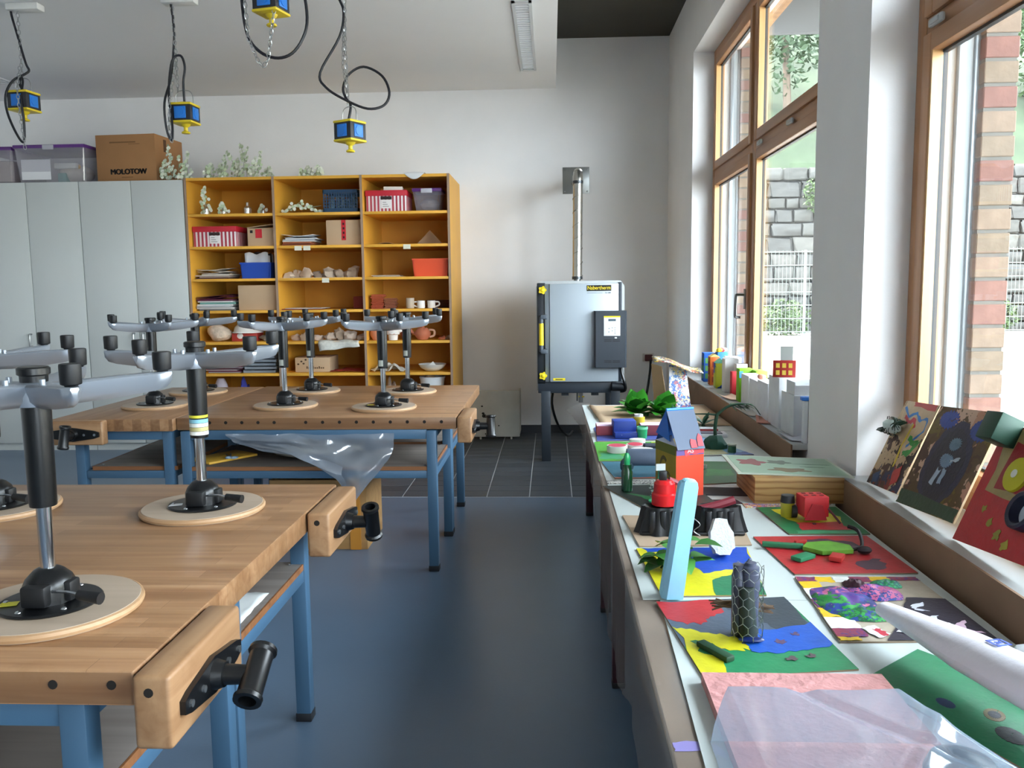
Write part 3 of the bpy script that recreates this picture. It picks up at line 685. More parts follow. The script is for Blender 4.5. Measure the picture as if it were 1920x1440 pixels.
def stack(name, x0, x1, y0, z0, cols, label, t=.011, cat='papers', dep=.27, jit=.02, wav=0):
    r = T(name, label, cat, ((x0+x1)/2, y0, z0)); z = z0+.0006
    for i, c in enumerate(cols):
        tt = t*random.uniform(.7, 1.3); dx, dy, a = random.uniform(-jit, jit), random.uniform(-.01, .02), random.uniform(-.05, .05)
        m = (x0+x1)/2; hw = (x1-x0)/2*random.uniform(.85, 1)
        if wav and i >= len(cols)-wav:
            k0 = random.random()*6
            b = B().grid(lambda u, v: V(((u-.5)*2*hw, v*dep, .012*math.sin(u*5+k0)*(.5+v)+.012)), 10, 4)
            b.out('sheet', M(c, .75), r, loc=(dx, dy, z-z0), thick=.003); z += .014
        else:
            B().box(-hw, 0, 0, hw, dep, tt, .002, seg=1).out('sheet', M(c, .75), r, loc=(dx, dy, z-z0), rot=(0, 0, a)); z += tt+.0006
    return r
stack('paper_stack', -2.435, -2.13, 7.73, 1.865, ['7c3d2a', '8a4a30', '9a5a3a', 'c8c6c4', '9aa0aa', 'd8d8d8', 'b8bcc4', 'dcdcdc'], 'stack of papers and brown folders in the middle column', .012, wav=2)
stack('paper_stack', -3.24, -2.92, 7.73, 1.575, ['4a2a2e', '8a7a72', 'b8aca0', 'cfc6ba', 'c8bcae', 'd8d0c4', 'd0c4b4'], 'stack of curled tan papers beside the blue bin', .012, wav=3)
stack('paper_stack', -3.25, -2.90, 7.72, 1.287, ['6c6a68', 'd6d4d0', 'a8acb0', 'dadada', '6a9a90', 'e0e0de', '5d1f38', '6b2440', '54182f'], 'stack of papers with purple folders on top', .013, wav=2)
stack('paper_stack', -2.46, -2.07, 7.73, 1.287, ['7a3030', 'd8d4cc'], 'two thin sheets lying in the middle column', .008)
stack('paper_stack', -3.22, -2.87, 7.73, .71, ['9a9aa0', '5d1f38', 'd8d8da', '4a2030', 'c8c8cc', '7a3048'], 'stack of dark red folders on the low left shelf', .011)
r = T('tray_stack', 'stack of grey plastic trays on the low left shelf', 'tray', (-2.69, 7.72, .71))
for i in range(6): B().box(-.15, 0, .002+i*.033, .15, .3, .006+i*.033).box(-.15, 0, .006+i*.033, -.145, .3, .028+i*.033).box(.145, 0, .006+i*.033, .15, .3, .028+i*.033).box(-.145, .295, .006+i*.033, .145, .3, .028+i*.033).box(-.145, 0, .006+i*.033, .145, .005, .024+i*.033).out('tray', M('7f8790', .45), r, loc=(random.uniform(-.01, .01), 0, 0))
def bin_(name, x0, x1, z0, h, y0, col, label, d=.26, paper=False):
    r = T(name, label, 'bin', ((x0+x1)/2, y0, z0)); m = (x0+x1)/2; hw = (x1-x0)/2
    b = B()
    def ring(s, z, i=0): return [b.bm.verts.new((m+sx*(hw*s-i), y0+d/2+sy*(d/2*s-i), z)) for sx, sy in ((-1, -1), (1, -1), (1, 1), (-1, 1))]
    rs = [ring(.91, z0+.001), ring(.98, z0+h-.012), ring(1.0, z0+h-.012), ring(1.0, z0+h), ring(.97, z0+h, .006), ring(.91, z0+.006, .006)]
    b.bm.faces.new(rs[0][::-1]); b.bm.faces.new(rs[-1])
    for p, q in zip(rs, rs[1:]):
        for i in range(4): b.bm.faces.new((p[i], p[(i+1) % 4], q[(i+1) % 4], q[i]))
    bmesh.ops.bevel(b.bm, geom=[e for e in b.bm.edges if abs(e.verts[0].co.z-e.verts[1].co.z) > .05], offset=.012, segments=2, affect='EDGES')
    b.out('tub', M(col, .4), r, w=True)
    if paper:
        for k, (c, dz) in enumerate((('c9c9cc', .085), ('dcdcde', .075), ('2a2a2c', .09), ('bfc0c4', .07))):
            B().grid(lambda u, v: V((m-hw*.75+u*hw*1.5, y0+.05+k*.045+.01*math.sin(u*6+k), z0+.02+v*(h+dz-.02+.012*math.sin(u*9+k*2)))), 10, 3).out('paper', M(c, .7), r, w=True, thick=.003)
    return r
bin_('plastic_bin', -2.835, -2.545, 1.575, .145, 7.72, '1d48a8', 'blue plastic bin with papers sticking out', paper=True)
bin_('plastic_bin', -1.255, -.925, 1.575, .16, 7.72, 'e0532e', 'orange plastic bin on the right of the shelf')
# triangle of card
r = T('card_triangle', 'grey-brown cardboard triangle standing in the right column', 'cardboard', (-1.12, 7.95, 1.865))
B().prism([(-.13, 0), (.13, 0), (.0, .14)], 0, .004, FRONT).out('card', M('a98a6c', .8), r, rot=(R(-12), 0, 0))
tag(B().grid(lambda u, v: V((-1.58+u*.2, 7.8+v*.2, 1.867+.02*math.sin(u*4)*math.sin(v*3+1)+.004)), 8, 6).out('crumpled_paper', M('c79a68', .8), thick=.002), 'small crumpled tan paper lying in the right column', 'paper')
stack('paper_stack', -1.64, -1.38, 7.73, 1.575, ['d0c6b6', 'b8aa98'], 'two thin pale sheets left of the orange bin', .007)
# clay pieces, cloths, pots
def lump(b, c, r, sd, n=9, amp=.35):
    vs0 = len(b.bm.verts); b.ball(c, r, n); b.bm.verts.ensure_lookup_table(); c = V(c)
    for v in list(b.bm.verts)[vs0:]:
        d = v.co-c; v.co = c+d*(1+amp*noise.noise(d*(1.4/max(r))+V((sd, sd*2, 3))))
def lumps(name, lst, cols, label_fn, cat, group, z0, y=7.8):
    for i, (x, rr, hh) in enumerate(lst):
        b = B(); lump(b, (0, 0, hh*.45), (rr*1.1, rr*.8, hh*.6), random.random()*9, 11, .75)
        for v in b.bm.verts: v.co.z = max(v.co.z, .0008)
        o = b.out(name, M(cols[i % len(cols)], .85, n=.15, ns=20), loc=(x, y+random.uniform(-.02, .06), z0)); tag(o, label_fn(i), cat, group)
ordi = ['first', 'second', 'third', 'fourth', 'fifth', 'sixth', 'seventh', 'eighth']
lumps('clay_piece', [(-2.405, .05, .05), (-2.33, .045, .07), (-2.24, .05, .09), (-2.15, .04, .06), (-2.05, .055, .09), (-1.95, .045, .075), (-1.84, .06, .09)], ['c0ac98', 'a8927e', 'b59c86', '8d7868'],
      lambda i: '%s unfired clay piece from the left on the third middle shelf' % ordi[i], 'clay', 'clay pieces, third middle shelf', 1.577)
b = B().box(-2.46, 7.72, 1.5755, -1.74, 7.98, 1.5775); tag(b.out('paper_sheet', M('d6d2ca', .8), ang=0), 'white paper sheet under the clay pieces on the third middle shelf', 'paper')
lumps('clay_piece', [(-2.37, .05, .06), (-2.27, .055, .075), (-2.16, .05, .06), (-2.04, .05, .07), (-1.96, .05, .11), (-1.85, .055, .08), (-1.76, .05, .06)], ['b8a290', 'a08a76', 'c4b0a0'],
      lambda i: '%s clay piece from the left above the hanging newspaper' % ordi[i], 'clay', 'clay pieces above the newspaper', 1.0)
tag(B().grid(lambda u, v: V((-2.13+u*.37+.03*v, YF+.10-.13*min(1, v*1.6)-.01*math.sin(u*9), 1.006-.085*max(0, v-.45)/.55*(1.1-.5*u)+.004*math.sin(u*12))), 14, 10).out('newspaper', M('cfccc2', .8, n=.15, ns=30), thick=.002), 'newspaper sheet hanging over the edge of the middle shelf', 'newspaper')
b = B(); lump(b, (0, 0, .075), (.115, .09, .075), 3, 14, .3); tag(b.out('wool_bag', M('cdb9a4', .95, n=.2, ns=25, b=.6, bs=60), loc=(-3.08, 7.82, 1.002)), 'bag of cream wool fleece in the left column', 'wool')
r = T('bowl', 'white upturned bowl lying on red boxes in the left column', 'bowl', (-2.83, 7.85, 1.08))
B().lathe([(.135, 0), (.13, .008), (.118, .05), (.09, .075), (.05, .085), (0, .085)], 28).out('shell', M('e0dad2', .4), r)
B().lathe([(.13, -.002), (.14, -.002), (.14, .006), (.13, .008)], 28).out('rim', M('ece8e2', .4), r)
r = sbox('red_box', -2.96, -2.72, 1.0, 1.076, 7.78, 7.95, M('b03a30', .6), 'flat red box under the white bowl')
B().ball((-2.88, 7.778, 1.05), (.03, .006, .028), 10).out('white_dot', M('e6e0dc', .6), r, w=True)
lumps('fabric_scrap', [(-2.63, .07, .06), (-2.55, .05, .045)], ['8a7c6c', '6e665c'], lambda i: ('grey', 'dark')[i]+' fabric scrap beside the white bowl', 'fabric', 'scraps beside the bowl', 1.0)
TC = M('b8694a', .8, n=.1, ns=8); TCD = M('8f3f2c', .8, n=.1, ns=8)
def tstack(x0, x1, n, z0, label, mt):
    r = T('tile_stack', label, 'clay plate', ((x0+x1)/2, 7.75, z0))
    for i in range(n): B().box(-(x1-x0)/2, 0, .001+i*.012, (x1-x0)/2, .14, .010+i*.012, .002, seg=1).out('clay_plate', mt, r, loc=(random.uniform(-.006, .006), random.uniform(-.005, .01), 0), rot=(0, 0, random.uniform(-.06, .06)))
tstack(-1.64, -1.53, 11, 1.287, 'taller stack of thin terracotta plates in the right column', M('a8492f', .8, n=.1, ns=8))
tstack(-1.52, -1.42, 8, 1.287, 'lower stack of brown clay plates beside the taller one', M('8d5038', .8, n=.1, ns=8))
tstack(-1.17, -.95, 6, 1.287, 'wide brown stack of clay plates behind the white mugs', M('6a3a28', .8, n=.1, ns=8))
bpy.data.objects['tile_stack.002'].location.y = 7.98
def mug(x, r_, h, z0, col, label, hand=1, y=7.76):
    r = T('mug', label, 'mug', (x, y, z0)); mt = M(col, .4)
    B().lathe([(0, .002), (r_*.9, .002), (r_, .01), (r_, h), (r_-.005, h), (r_-.006, .01), (0, .008)], 20).out('cup', mt, r)
    if hand: B().tube([(r_*hand, 0, h*.85), ((r_+.03)*hand, 0, h*.8), ((r_+.035)*hand, 0, h*.45), (r_*hand, 0, h*.2)], .007, 6, 4).out('mug_handle', mt, r)
mug(-1.285, .038, .095, 1.287, 'b8a894', 'grey-beige clay cup without handle', 0)
mug(-1.185, .036, .07, 1.287, 'e6e2dc', 'white mug beside the mug with a big handle', -1)
mug(-1.09, .036, .07, 1.287, 'dfd8cf', 'white mug with a big handle at the right end', 1)
r = sbox('red_box', -1.84, -1.715, 1.287, 1.40, 7.9, 8.1, M('7d2418', .7), 'dark red clay box in the corner of the middle column')
def pot(x, r_, h, z0, mt, label, y=7.78, prof=None, extra=None):
    r = T('clay_pot', label, 'pot', (x, y, z0))
    B().lathe(prof or [(0, .002), (r_*.6, .002), (r_*.95, h*.35), (r_, h*.55), (r_*.8, h*.85), (r_*.55, h), (r_*.5, h*.96), (0, h*.9)], 20).out('vessel', mt, r)
    if extra: extra(r)
pot(-1.606, .06, .12, 1.0, M('c07a58', .8, n=.1, ns=9), 'round orange clay vase at the left of the pots')
pot(-1.345, .055, .125, 1.0, M('a85c44', .8, n=.1, ns=9), 'reddish clay pot behind the white pot', y=7.86)
def spout(r):
    B().tube([(-.06, 0, .05), (-.1, 0, .075), (-.11, 0, .095)], .014, 8, 3).out('spout', TC, r); B().tube([(.06, 0, .09), (.105, 0, .085), (.105, 0, .04), (.065, 0, .025)], .010, 8, 4).out('pot_handle', M('c79a80', .8), r)
    B().ball((0, 0, .112), (.02, .02, .014), 8).out('lid_knob', TC, r)
pot(-1.18, .075, .11, 1.0, TC, 'terracotta teapot with spout and pale handle', extra=spout)
def face(r):
    for s in (-1, 1): B().ball((s*.062, 0, .085), (.022, .014, .016), 8).out('ear', M('e4dcd2', .6), r); B().ball((s*.018, -.05, .08), .007, 6).out('eye', M('332a28', .5), r)
    B().ball((0, -.052, .06), (.03, .008, .008), 8).out('mouth', M('c06a58', .6), r)
pot(-1.445, .055, .115, 1.0, M('e4dcd2', .6), 'white pot with two ears and a painted face', y=7.74, prof=[(0, .002), (.04, .002), (.045, .05), (.06, .055), (.062, .095), (.045, .1), (.04, .112), (.02, .12), (0, .12)], extra=face)
lumps('clay_piece', [(-1.0, .03, .03), (-.95, .028, .035)], ['b8694a', 'a08a76'], lambda i: ('small terracotta', 'small grey')[i]+' crumb of clay right of the teapot', 'clay', 'crumbs beside the teapot', 1.0)
def crumple(x0, x1, y0, z0, h, col, name, label, cat, sd=0., th=.002):
    fn = lambda u, v: V((x0+u*(x1-x0)+.02*noise.noise(V((u*4, v*4, sd))), y0+v*.22, z0+.006+h*abs(noise.noise(V((u*3.2+sd, v*2.6, sd*2))))*1.7*math.sin(math.pi*min(1, max(0, .1+u*.9)))))
    return tag(B().grid(fn, 22, 12).out(name, M(col, .8, n=.08, ns=15), thick=th, ang=25), label, cat)
crumple(-1.66, -1.36, 7.72, .71, .075, 'd4d2c8', 'crumpled_paper', 'white crumpled paper on the low right shelf', 'paper', 2.2)
r = T('bowl', 'white broken bowl on the low right shelf', 'bowl', (-1.1, 7.8, .71))
B().lathe([(0, .012), (.06, .014), (.1, .035), (.125, .065), (.13, .066), (.105, .03), (.06, .004), (0, .002)], 24).out('shell', M('dcdcd6', .4), r)
B().prism([(-.05, 0), (.05, 0), (.01, .05)], 0, .004, TR(0, -.02, .04) @ FRONT).out('shard', M('e6e6e0', .4), r)
crumple(-2.04, -1.74, 7.74, .71, .02, '9c3324', 'crumpled_paper', 'flat dark red paper right of the low tan carton', 'paper', 5.1)
r = T('party_hat', 'pale mauve paper cone on the bottom left shelf', 'paper cone', (-3.09, 7.8, .42)); B().lathe([(.085, .002), (.08, .06), (.055, .18), (.03, .235), (0, .24)], 20).out('cone', M('b8aeb8', .7), r)
crumple(-2.98, -2.78, 7.76, .42, .19, '3a3f9a', 'plastic_bag', 'blue plastic bag on the bottom left shelf', 'bag', 1.7)
r = T('bucket', 'white bucket with a roll inside on the bottom right shelf', 'bucket', (-1.11, 7.85, .42))
B().lathe([(0, .003), (.09, .003), (.115, .22), (.122, .222), (.122, .235), (.108, .235), (.085, .01), (0, .008)], 24).out('pail', M('dfe2e4', .4), r)
B().lathe([(.025, .2), (.045, .2), (.045, .262), (.025, .262), (.025, .2)], 18, (-.02, 0, 0)).out('roll', M('b89a80', .7), r)
crumple(-1.62, -1.42, 7.78, .42, .21, '9a8878', 'plastic_bag', 'brownish bag on the bottom right shelf', 'bag', 3.3)
# white paper hanging from the shelf top
tag(B().grid(lambda u, v: V((-1.30+u*.19, YF+.12-.125*min(1, v*1.5), 2.484+.025*math.sin(u*3.1)*(1-v)-(.055*math.sin(math.pi*u)*max(0, v-.6)/.4))), 12, 10).out('paper_sheet', M('d8d8d8', .7), thick=.0015), 'white paper drooping over the top edge of the yellow shelf', 'paper')
tag(B().box(-.09, -.08, 0, .08, .1, .035, .003).out('paper_stack', M('ddd6cc', .7), loc=(-1.42, 7.85, 2.346), rot=(0, 0, .1)), 'small stack of cards on the striped box', 'papers')
# dried silver-leaf plants
SILL_ = [M(c, .6) for c in ('cfd6bf', 'b8c8a4', 'dfe2d2')]; TWIG = M('8a9070', .8)
def sprigs(name, x0, x1, z0, hts, label, y0=7.76, y1=8.0, ls=.019, den=26):
    r = T(name, label, 'plant', ((x0+x1)/2, (y0+y1)/2, z0), 0)
    bt = B(); bl = B()
    for k, h in enumerate(hts):
        x = x0+(x1-x0)*(k+.5)/len(hts)+random.uniform(-.02, .02); y = random.uniform(y0, y1); lean = random.uniform(-.35, .35)
        pts = [V((x, y, z0+.002)), V((x+lean*h*.3, y, z0+h*.5)), V((x+lean*h, y-.02, z0+h))]
        bt.tube(pts, .0022, 4, 3)
        for i in range(den):
            t = random.random(); p = pts[0].lerp(pts[1], t*2) if t < .5 else pts[1].lerp(pts[2], t*2-1)
            p = p+V((random.uniform(-1, 1), random.uniform(-1, 1), random.uniform(-.4, .8)))*.05*(1.1-t)
            p.z = max(p.z, z0+.02)
            n = V((random.uniform(-1, 1), -1.2, random.uniform(-.6, .6))).normalized(); q = n.orthogonal().normalized(); q2 = n.cross(q); l = ls*random.uniform(.6, 1.1)
            c = [bl.bm.verts.new(p+(q*math.cos(a)+q2*math.sin(a)*.8)*l) for a in [j*math.pi/3 for j in range(6)]]
            bl.bm.faces.new(c).material_index = random.randrange(3)
    bt.out('twigs', TWIG, r, w=True)['kind'] = 'stuff'; bl.out('leaves', SILL_, r, w=True, ang=0)['kind'] = 'stuff'
    return r
sprigs('dried_plant', -3.50, -3.25, 2.466, [.10, .18, .30, .22, .14, .24], 'sprig of dried silver leaves leaning at the carton corner', 7.70, 7.73)
sprigs('dried_plant', -3.16, -2.56, 2.477, [.12, .16, .22, .14, .2, .26, .30, .34, .26, .18, .12, .1], 'large bunch of dried silver-leaf branches on top of the shelf', den=34)
sprigs('dried_plant', -2.28, -2.06, 2.477, [.08, .1, .09, .11, .08], 'small bunch of dried silver leaves on top of the shelf', den=18)
def bottle(x, y, z0, h, r_, label, leaf=14, tip=.1):
    r = T('glass_bottle', label, 'bottle', (x, y, z0))
    B().lathe([(0, .002), (r_, .002), (r_, h*.55), (r_*.4, h*.75), (r_*.35, h), (r_*.45, h+.004)], 16).out('glass', sheer('c9d0c0', .25, .2, .05), r)
    if leaf:
        bl = B()
        for i in range(leaf):
            t = i/leaf; p = V((random.uniform(-1, 1)*r_*2*(1-t), random.uniform(-1, 0)*r_, .02+t*(h+tip))); l = .017
            c = [bl.bm.verts.new(p+V((math.cos(a)*l, random.uniform(-.003, .003), math.sin(a)*l))) for a in [j*math.pi/3 for j in range(6)]]; bl.bm.faces.new(c).material_index = i % 3
        bl.out('leaves', SILL_, r, ang=0)['kind'] = 'stuff'
        B().tube([(0, -.005, .02), (0, -.005, h+tip)], .002, 4).out('twig', TWIG, r)
bottle(-3.14, 7.78, 2.155, .10, .04, 'glass bottle wound with tall silver-leaf twig on the top left shelf', 22, .14)
bottle(-2.98, 7.78, 2.155, .06, .035, 'low glass jar with a cluster of silver leaves', 16, .03)
bottle(-2.77, 7.82, 2.155, .11, .035, 'bare small glass bottle on the top left shelf', 0)
bottle(-2.62, 7.80, 2.155, .06, .03, 'tiny glass jar with two pale leaves near the divider', 7, .01)
r = T('leaf_branch', 'branch of white leaves lying on a board on the top middle shelf', 'branch', (-2.255, 7.8, 2.155))
B().box(-.2, -.05, .001, .19, .12, .008, .002).out('board', M('8a6a3c', .7), r)
B().tube([(-.19, 0, .02), (-.1, 0, .05), (-.02, 0, .1), (.05, 0, .06), (.17, 0, .07)], .004, 5, 4).out('twig', TWIG, r)
bl = B()
for i in range(34):
    t = i/33; p = V((-.18+t*.35+random.uniform(-.02, .02), random.uniform(-.04, .02), .02+.09*math.sin(math.pi*min(1, t*1.1))*random.uniform(.2, 1.1))); l = .016
    c = [bl.bm.verts.new(p+V((math.cos(a)*l, random.uniform(-.004, .004), math.sin(a)*l))) for a in [j*math.pi/3 for j in range(6)]]; bl.bm.faces.new(c).material_index = i % 3
bl.out('leaves', SILL_, r, ang=0)['kind'] = 'stuff'
# ------------------------------------------------------------------ kiln with flue
ANT = M('2b323a', .45); ANTD = M('1f242a', .5); KGR = M('aab4bc', .42, .25); YLW = M('e8cf1e', .4); KTOP = M('c2c6c6', .35, .5)
kl = T('kiln', 'grey electric kiln on a dark stand with yellow handle and control box', 'kiln', (.245, 7.09, 0))
KY = 7.09
out_ = [(-.125, .60), (.607, .60), (.607, 1.47), (.575, 1.515), (-.09, 1.515), (-.125, 1.47)]
B().prism(out_, 0, .72, TR(0, KY+.06, 0) @ Matrix(((1, 0, 0, 0), (0, 0, 1, 0), (0, 1, 0, 0), (0, 0, 0, 1)))).out('casing', KTOP, kl, w=True)
B().box(-.115, KY+.01, .583, .60, KY+.075, .68, .006).out('base_beam', ANT, kl, w=True)
B().box(-.118, KY+.01, .66, -.05, KY+.07, 1.50, .006).out('door_frame', ANTD, kl, w=True)
B().box(.552, KY+.02, .66, .583, KY+.07, 1.50, .004).out('door_frame', ANT, kl, w=True)
B().box(-.055, KY-.005, .68, -.010, KY+.06, 1.492, .004).out('door_edge', M('7d858c', .4, .4), kl, w=True)
dr = B().box(-.014, KY-.02, .68, .552, KY+.06, 1.492, .006).out('door', KGR, kl, w=True)
for z in (1.442, .733):
    b = B()
    pts = [((.030+.005*math.cos(5*a))*math.cos(a), (.030+.005*math.cos(5*a))*math.sin(a)) for a in [i*math.pi/20 for i in range(40)]]
    b.prism(pts, 0, .025, TR(-.072, KY-.012, z) @ FRONT); b.ball((-.072, KY-.036, z), (.018, .008, .018), 12); b.cyl((-.072, KY+.02, z), (-.072, KY-.015, z), .012)
    b.out('clamp_knob', YLW, kl, w=True)
hd = B().cyl((-.084, KY-.06, .99), (-.084, KY-.06, 1.17), .019, n=16).out('handle_grip', YLW, kl, w=True)
for z, s in ((1.17, 1), (.99, -1)):
    B().cyl((-.084, KY-.06, z), (-.084, KY-.06, z+s*.055), .016, n=12).box(-.09, KY-.078, z+s*.035, -.035, KY+.0, z+s*.07, .006).out('handle_bracket', M('4b535c', .45), kl, w=True)
# control box
cb = B().prism([(.335, .085), (.362, -.06), (.60, -.06), (.615, -.03), (.615, .085)], .803, 1.268, TR(0, KY-.03, 0)).out('control_box', ANT, kl, w=True)
pn = B().box(.427, KY-.0925, 1.065, .560, KY-.0895, 1.226, .001).out('control_panel', M('dfe2e2', .4), kl, w=True)
B().box(.427, KY-.0935, 1.214, .560, KY-.0925, 1.226).out('panel_stripe', YLW, kl, w=True, ang=0)
B().box(.463, KY-.0935, 1.184, .525, KY-.0925, 1.203).out('display', M('4d5c66', .2), kl, w=True, ang=0)
b = B()
for i, (x, z) in enumerate(((.47, 1.125), (.495, 1.13), (.518, 1.13), (.518, 1.112), (.518, 1.096), (.518, 1.082), (.468, 1.097), (.495, 1.105))): b.box(x-.006, KY-.0935, z-.004, x+.006, KY-.0925, z+.004)
b.out('keys', M('8a9298', .5), kl, w=True, ang=0)
B().box(.515, KY-.094, 1.043, .533, KY-.0895, 1.054, .001).out('usb_port', M('c8ccd0', .3), kl, w=True)
b = B()
for z in (1.03, 1.018, .858, .846):
    for x0 in (.43, .498): b.box(x0, KY-.092, z, x0+.06, KY-.0895, z+.005)
b.out('vent_slots', M('101316', .7), kl, w=True, ang=0)
# plates
B().box(.291, KY-.0225, 1.43, .492, KY-.0205, 1.478).out('name_plate', M('17160c', .4), kl, w=True, ang=0)
text('name_plate_lettering', 'Nabertherm', .044, YLW, kl, TR(.3915-.245, -.0232, 1.455) @ FRONT, .0004, sx=.86)
B().box(.293, KY-.0218, 1.412, .42, KY-.0205, 1.417).out('type_line', M('8a9298', .5), kl, w=True, ang=0)
text('type_lettering', 'N 100', .018, M('2a2d30', .5), kl, TR(.465-.245, -.0215, 1.414) @ FRONT, .0004)
B().box(.012, KY-.022, .692, .112, KY-.0205, .712).out('warning_label', YLW, kl, w=True, ang=0)
b = B().box(.03, KY-.023, .699, .09, KY-.022, .705); b.out('warning_print', INK, kl, w=True, ang=0)
for x in (-.09, .49):
    for y in (KY+.0, KY+.66): B().box(x, y, .0, x+.078, y+.075, .60, .004).out('leg', ANT, kl, w=True)
for x in (.08, .33): B().box(x, KY+.03, .56, x+.06, KY+.09, .586).out('base_foot', ANTD, kl, w=True, ang=0)
B().cyl((.245, KY+.12, .60), (.245, KY+.12, .49), .018, n=12).cyl((.215, KY+.14, .60), (.215, KY+.14, .50), .008, n=8).out('drain_pipe', STEEL, kl, w=True)
B().cyl((.225, KY+.11, .54), (.275, KY+.11, .54), .006, n=8).out('valve_lever', YLW, kl, w=True)
B().cyl((.50, KY+.0, .64), (.60, KY+.0, .635), .03, n=14).out('cable_coupling', ANTD, kl, w=True)
B().tube([(.575, KY-.01, .82), (.58, KY-.02, .75), (.60, KY-.03, .68), (.61, KY-.02, .62), (.59, KY, .60), (.55, KY+.05, .61)], .013, 8, 4).out('cable', BLK, kl, w=True)
B().tube([(.02, KY+.4, .6), (.0, KY+.35, .45), (.05, KY+.45, .25), (.14, KY+.7, .1), (.2, KY+1.2, .06)], .011, 8, 4).out('power_cable', BLK, kl, w=True)
fl = T('flue_pipe', 'spiral steel flue pipe rising from the kiln to a wall plate', 'pipe', (.225, 7.5, 1.515))
TIN = M('b9b6ae', .24, .9)
B().cyl((.225, 7.5, 1.5155), (.23, 7.5, 1.55), .03, n=16).out('spigot', STEEL, fl, w=True)
b = B().cyl((.227, 7.5, 1.535), (.235, 7.5, 2.36), .042, n=24)
b.tube([V((.231+.0425*math.cos(k*.5), 7.5+.0425*math.sin(k*.5), 1.56+k*.0095)) for k in range(84)], .0028, 4); b.out('spiral_duct', TIN, fl, w=True)
B().cyl((.227, 7.5, 1.53), (.227, 7.5, 1.555), .046, n=20).cyl((.235, 7.5, 2.345), (.235, 7.5, 2.37), .046, n=20).out('clamp_ring', M('55585a', .35, .8), fl, w=True)
B().tube([(.235, 7.5, 2.36), (.236, 7.51, 2.40), (.238, 7.56, 2.435), (.24, 7.65, 2.45), (.245, D-.004, 2.47)], .043, 16, 4).out('elbow', TIN, fl, w=True)
B().cyl((.238, 7.62, 2.446), (.239, 7.66, 2.451), .048, n=18).out('clamp_ring', M('77797a', .3, .8), fl, w=True)
wp = B().box(.119, D-.006, 2.368, .378, D-.0008, 2.623, .001).out('wall_plate', M('8f918f', .35, .85), fl, w=True)
for x in (.14, .357):
    for z in (2.39, 2.6): B().ball((x, D-.008, z), (.006, .003, .006), 8).out('screw', SCRW, fl, w=True)
# wall socket with cable
r = T('wall_socket', 'white wall socket with a black plug and cable near the corner', 'socket', (.958, D, .76))
B().box(-.055, -.012, -.04, .055, -.0005, .04, .004).out('cover', M('d2d0ca', .5), r)
B().box(-.035, -.045, -.035, .04, -.012, .03, .008).out('plug', M('5a2a2c', .5), r)
B().tube([(.02, -.05, -.02), (.015, -.06, -.12), (-.01, -.07, -.3), (-.05, -.1, -.5), (-.1, -.1, -.74)], .012, 8, 4).out('cable', BLK, r)
# old white panel heater
r = T('panel_heater', 'stained white metal panel standing against the wall beside the bench', 'heater', (-.545, 8.14, 0))
B().box(-.232, 0, .03, .232, .05, .48, .006).out('panel', M('c2c0b6', .6, n=.06, ns=9), r)
B().box(.215, .05, .05, .235, .3, .47, .004).out('back_box', M('b8b6ac', .6), r)
for x in (-.15, .15): B().cyl((x, .02, 0), (x, .02, .035), .01, n=8).out('foot', M('d0cec6', .6), r)
b = B()
for x, z, s in ((-.11, .235, .022), (-.12, .26, .014), (-.09, .225, .012), (-.1, .06, .007), (-.13, .33, .01), (.03, .14, .008)): b.ball((x, -.0005, z), (s, .0012, s*.8), 8)
b.out('soot_stain', M('2b2a26', .9), r)
# ------------------------------------------------------------------ ceiling lights
def lamp(x0, x1, y0, y1, label):
    r = T('ceiling_light', label, 'ceiling light', ((x0+x1)/2, (y0+y1)/2, 3.372)); z = 3.3715
    B().box(x0, y0, z-.012, x0+.022, y1, z).box(x1-.022, y0, z-.012, x1, y1, z).box(x0, y0, z-.012, x1, y0+.02, z).box(x0, y1-.02, z-.012, x1, y1, z).out('frame', M('c9cccc', .4), r, w=True, ang=0)
    B().box(x0+.022, y0+.02, z-.002, x1-.022, y1-.02, z-.0005).out('reflector', M('d6dade', .3, .5), r, w=True, ang=0)
    n = 34
    me = None
    for i in range(n):
        y = y0+.03+(y1-y0-.06)*i/(n-1)
        if me is None: o = B().box(x0+.023, -.002, -.012, x1-.023, .010, -.0085, mtx=None).out('louvre', M('f6f8fa', .3, .1), None, ang=0); me = o.data; bpy.data.objects.remove(o); me.transform(TR(-r.location.x, 0, 0))
        put('louvre', me, r, (0, y-r.location.y, 0))
lamp(-.255, -.118, 5.95, 7.78, 'recessed ceiling light with bright louvres beside the ceiling edge')
lamp(-5.0, -4.86, 5.9, 7.8, 'recessed ceiling light at the left edge')
# ------------------------------------------------------------------ hanging power cubes
CYEL = M('dcc22a', .45); CBLK = M('202127', .45); CBLU = M('1f77d0', .4); CHN = M('b4b6b6', .3, .85)
def chain(b, pts, ll=.034, r_=.0026):
    pts = [V(p) for p in pts]; seg = []; d = 0
    L = sum((q-p).length for p, q in zip(pts, pts[1:])); n = max(2, int(L/(ll*.78)))
    def at(s):
        for p, q in zip(pts, pts[1:]):
            l = (q-p).length
            if s <= l: return p.lerp(q, s/l), (q-p).normalized()
            s -= l
        return pts[-1], (pts[-1]-pts[-2]).normalized()
    for i in range(n):
        p, t = at(L*(i+.5)/n); a = t.orthogonal().normalized()
        if i % 2: a = t.cross(a)
        loop = [p+t*(ll*.5*math.cos(k))+a*(ll*.27*math.sin(k)) for k in [j*math.pi/4 for j in range(8)]]
        b.tube(loop, r_, 4, closed=True)
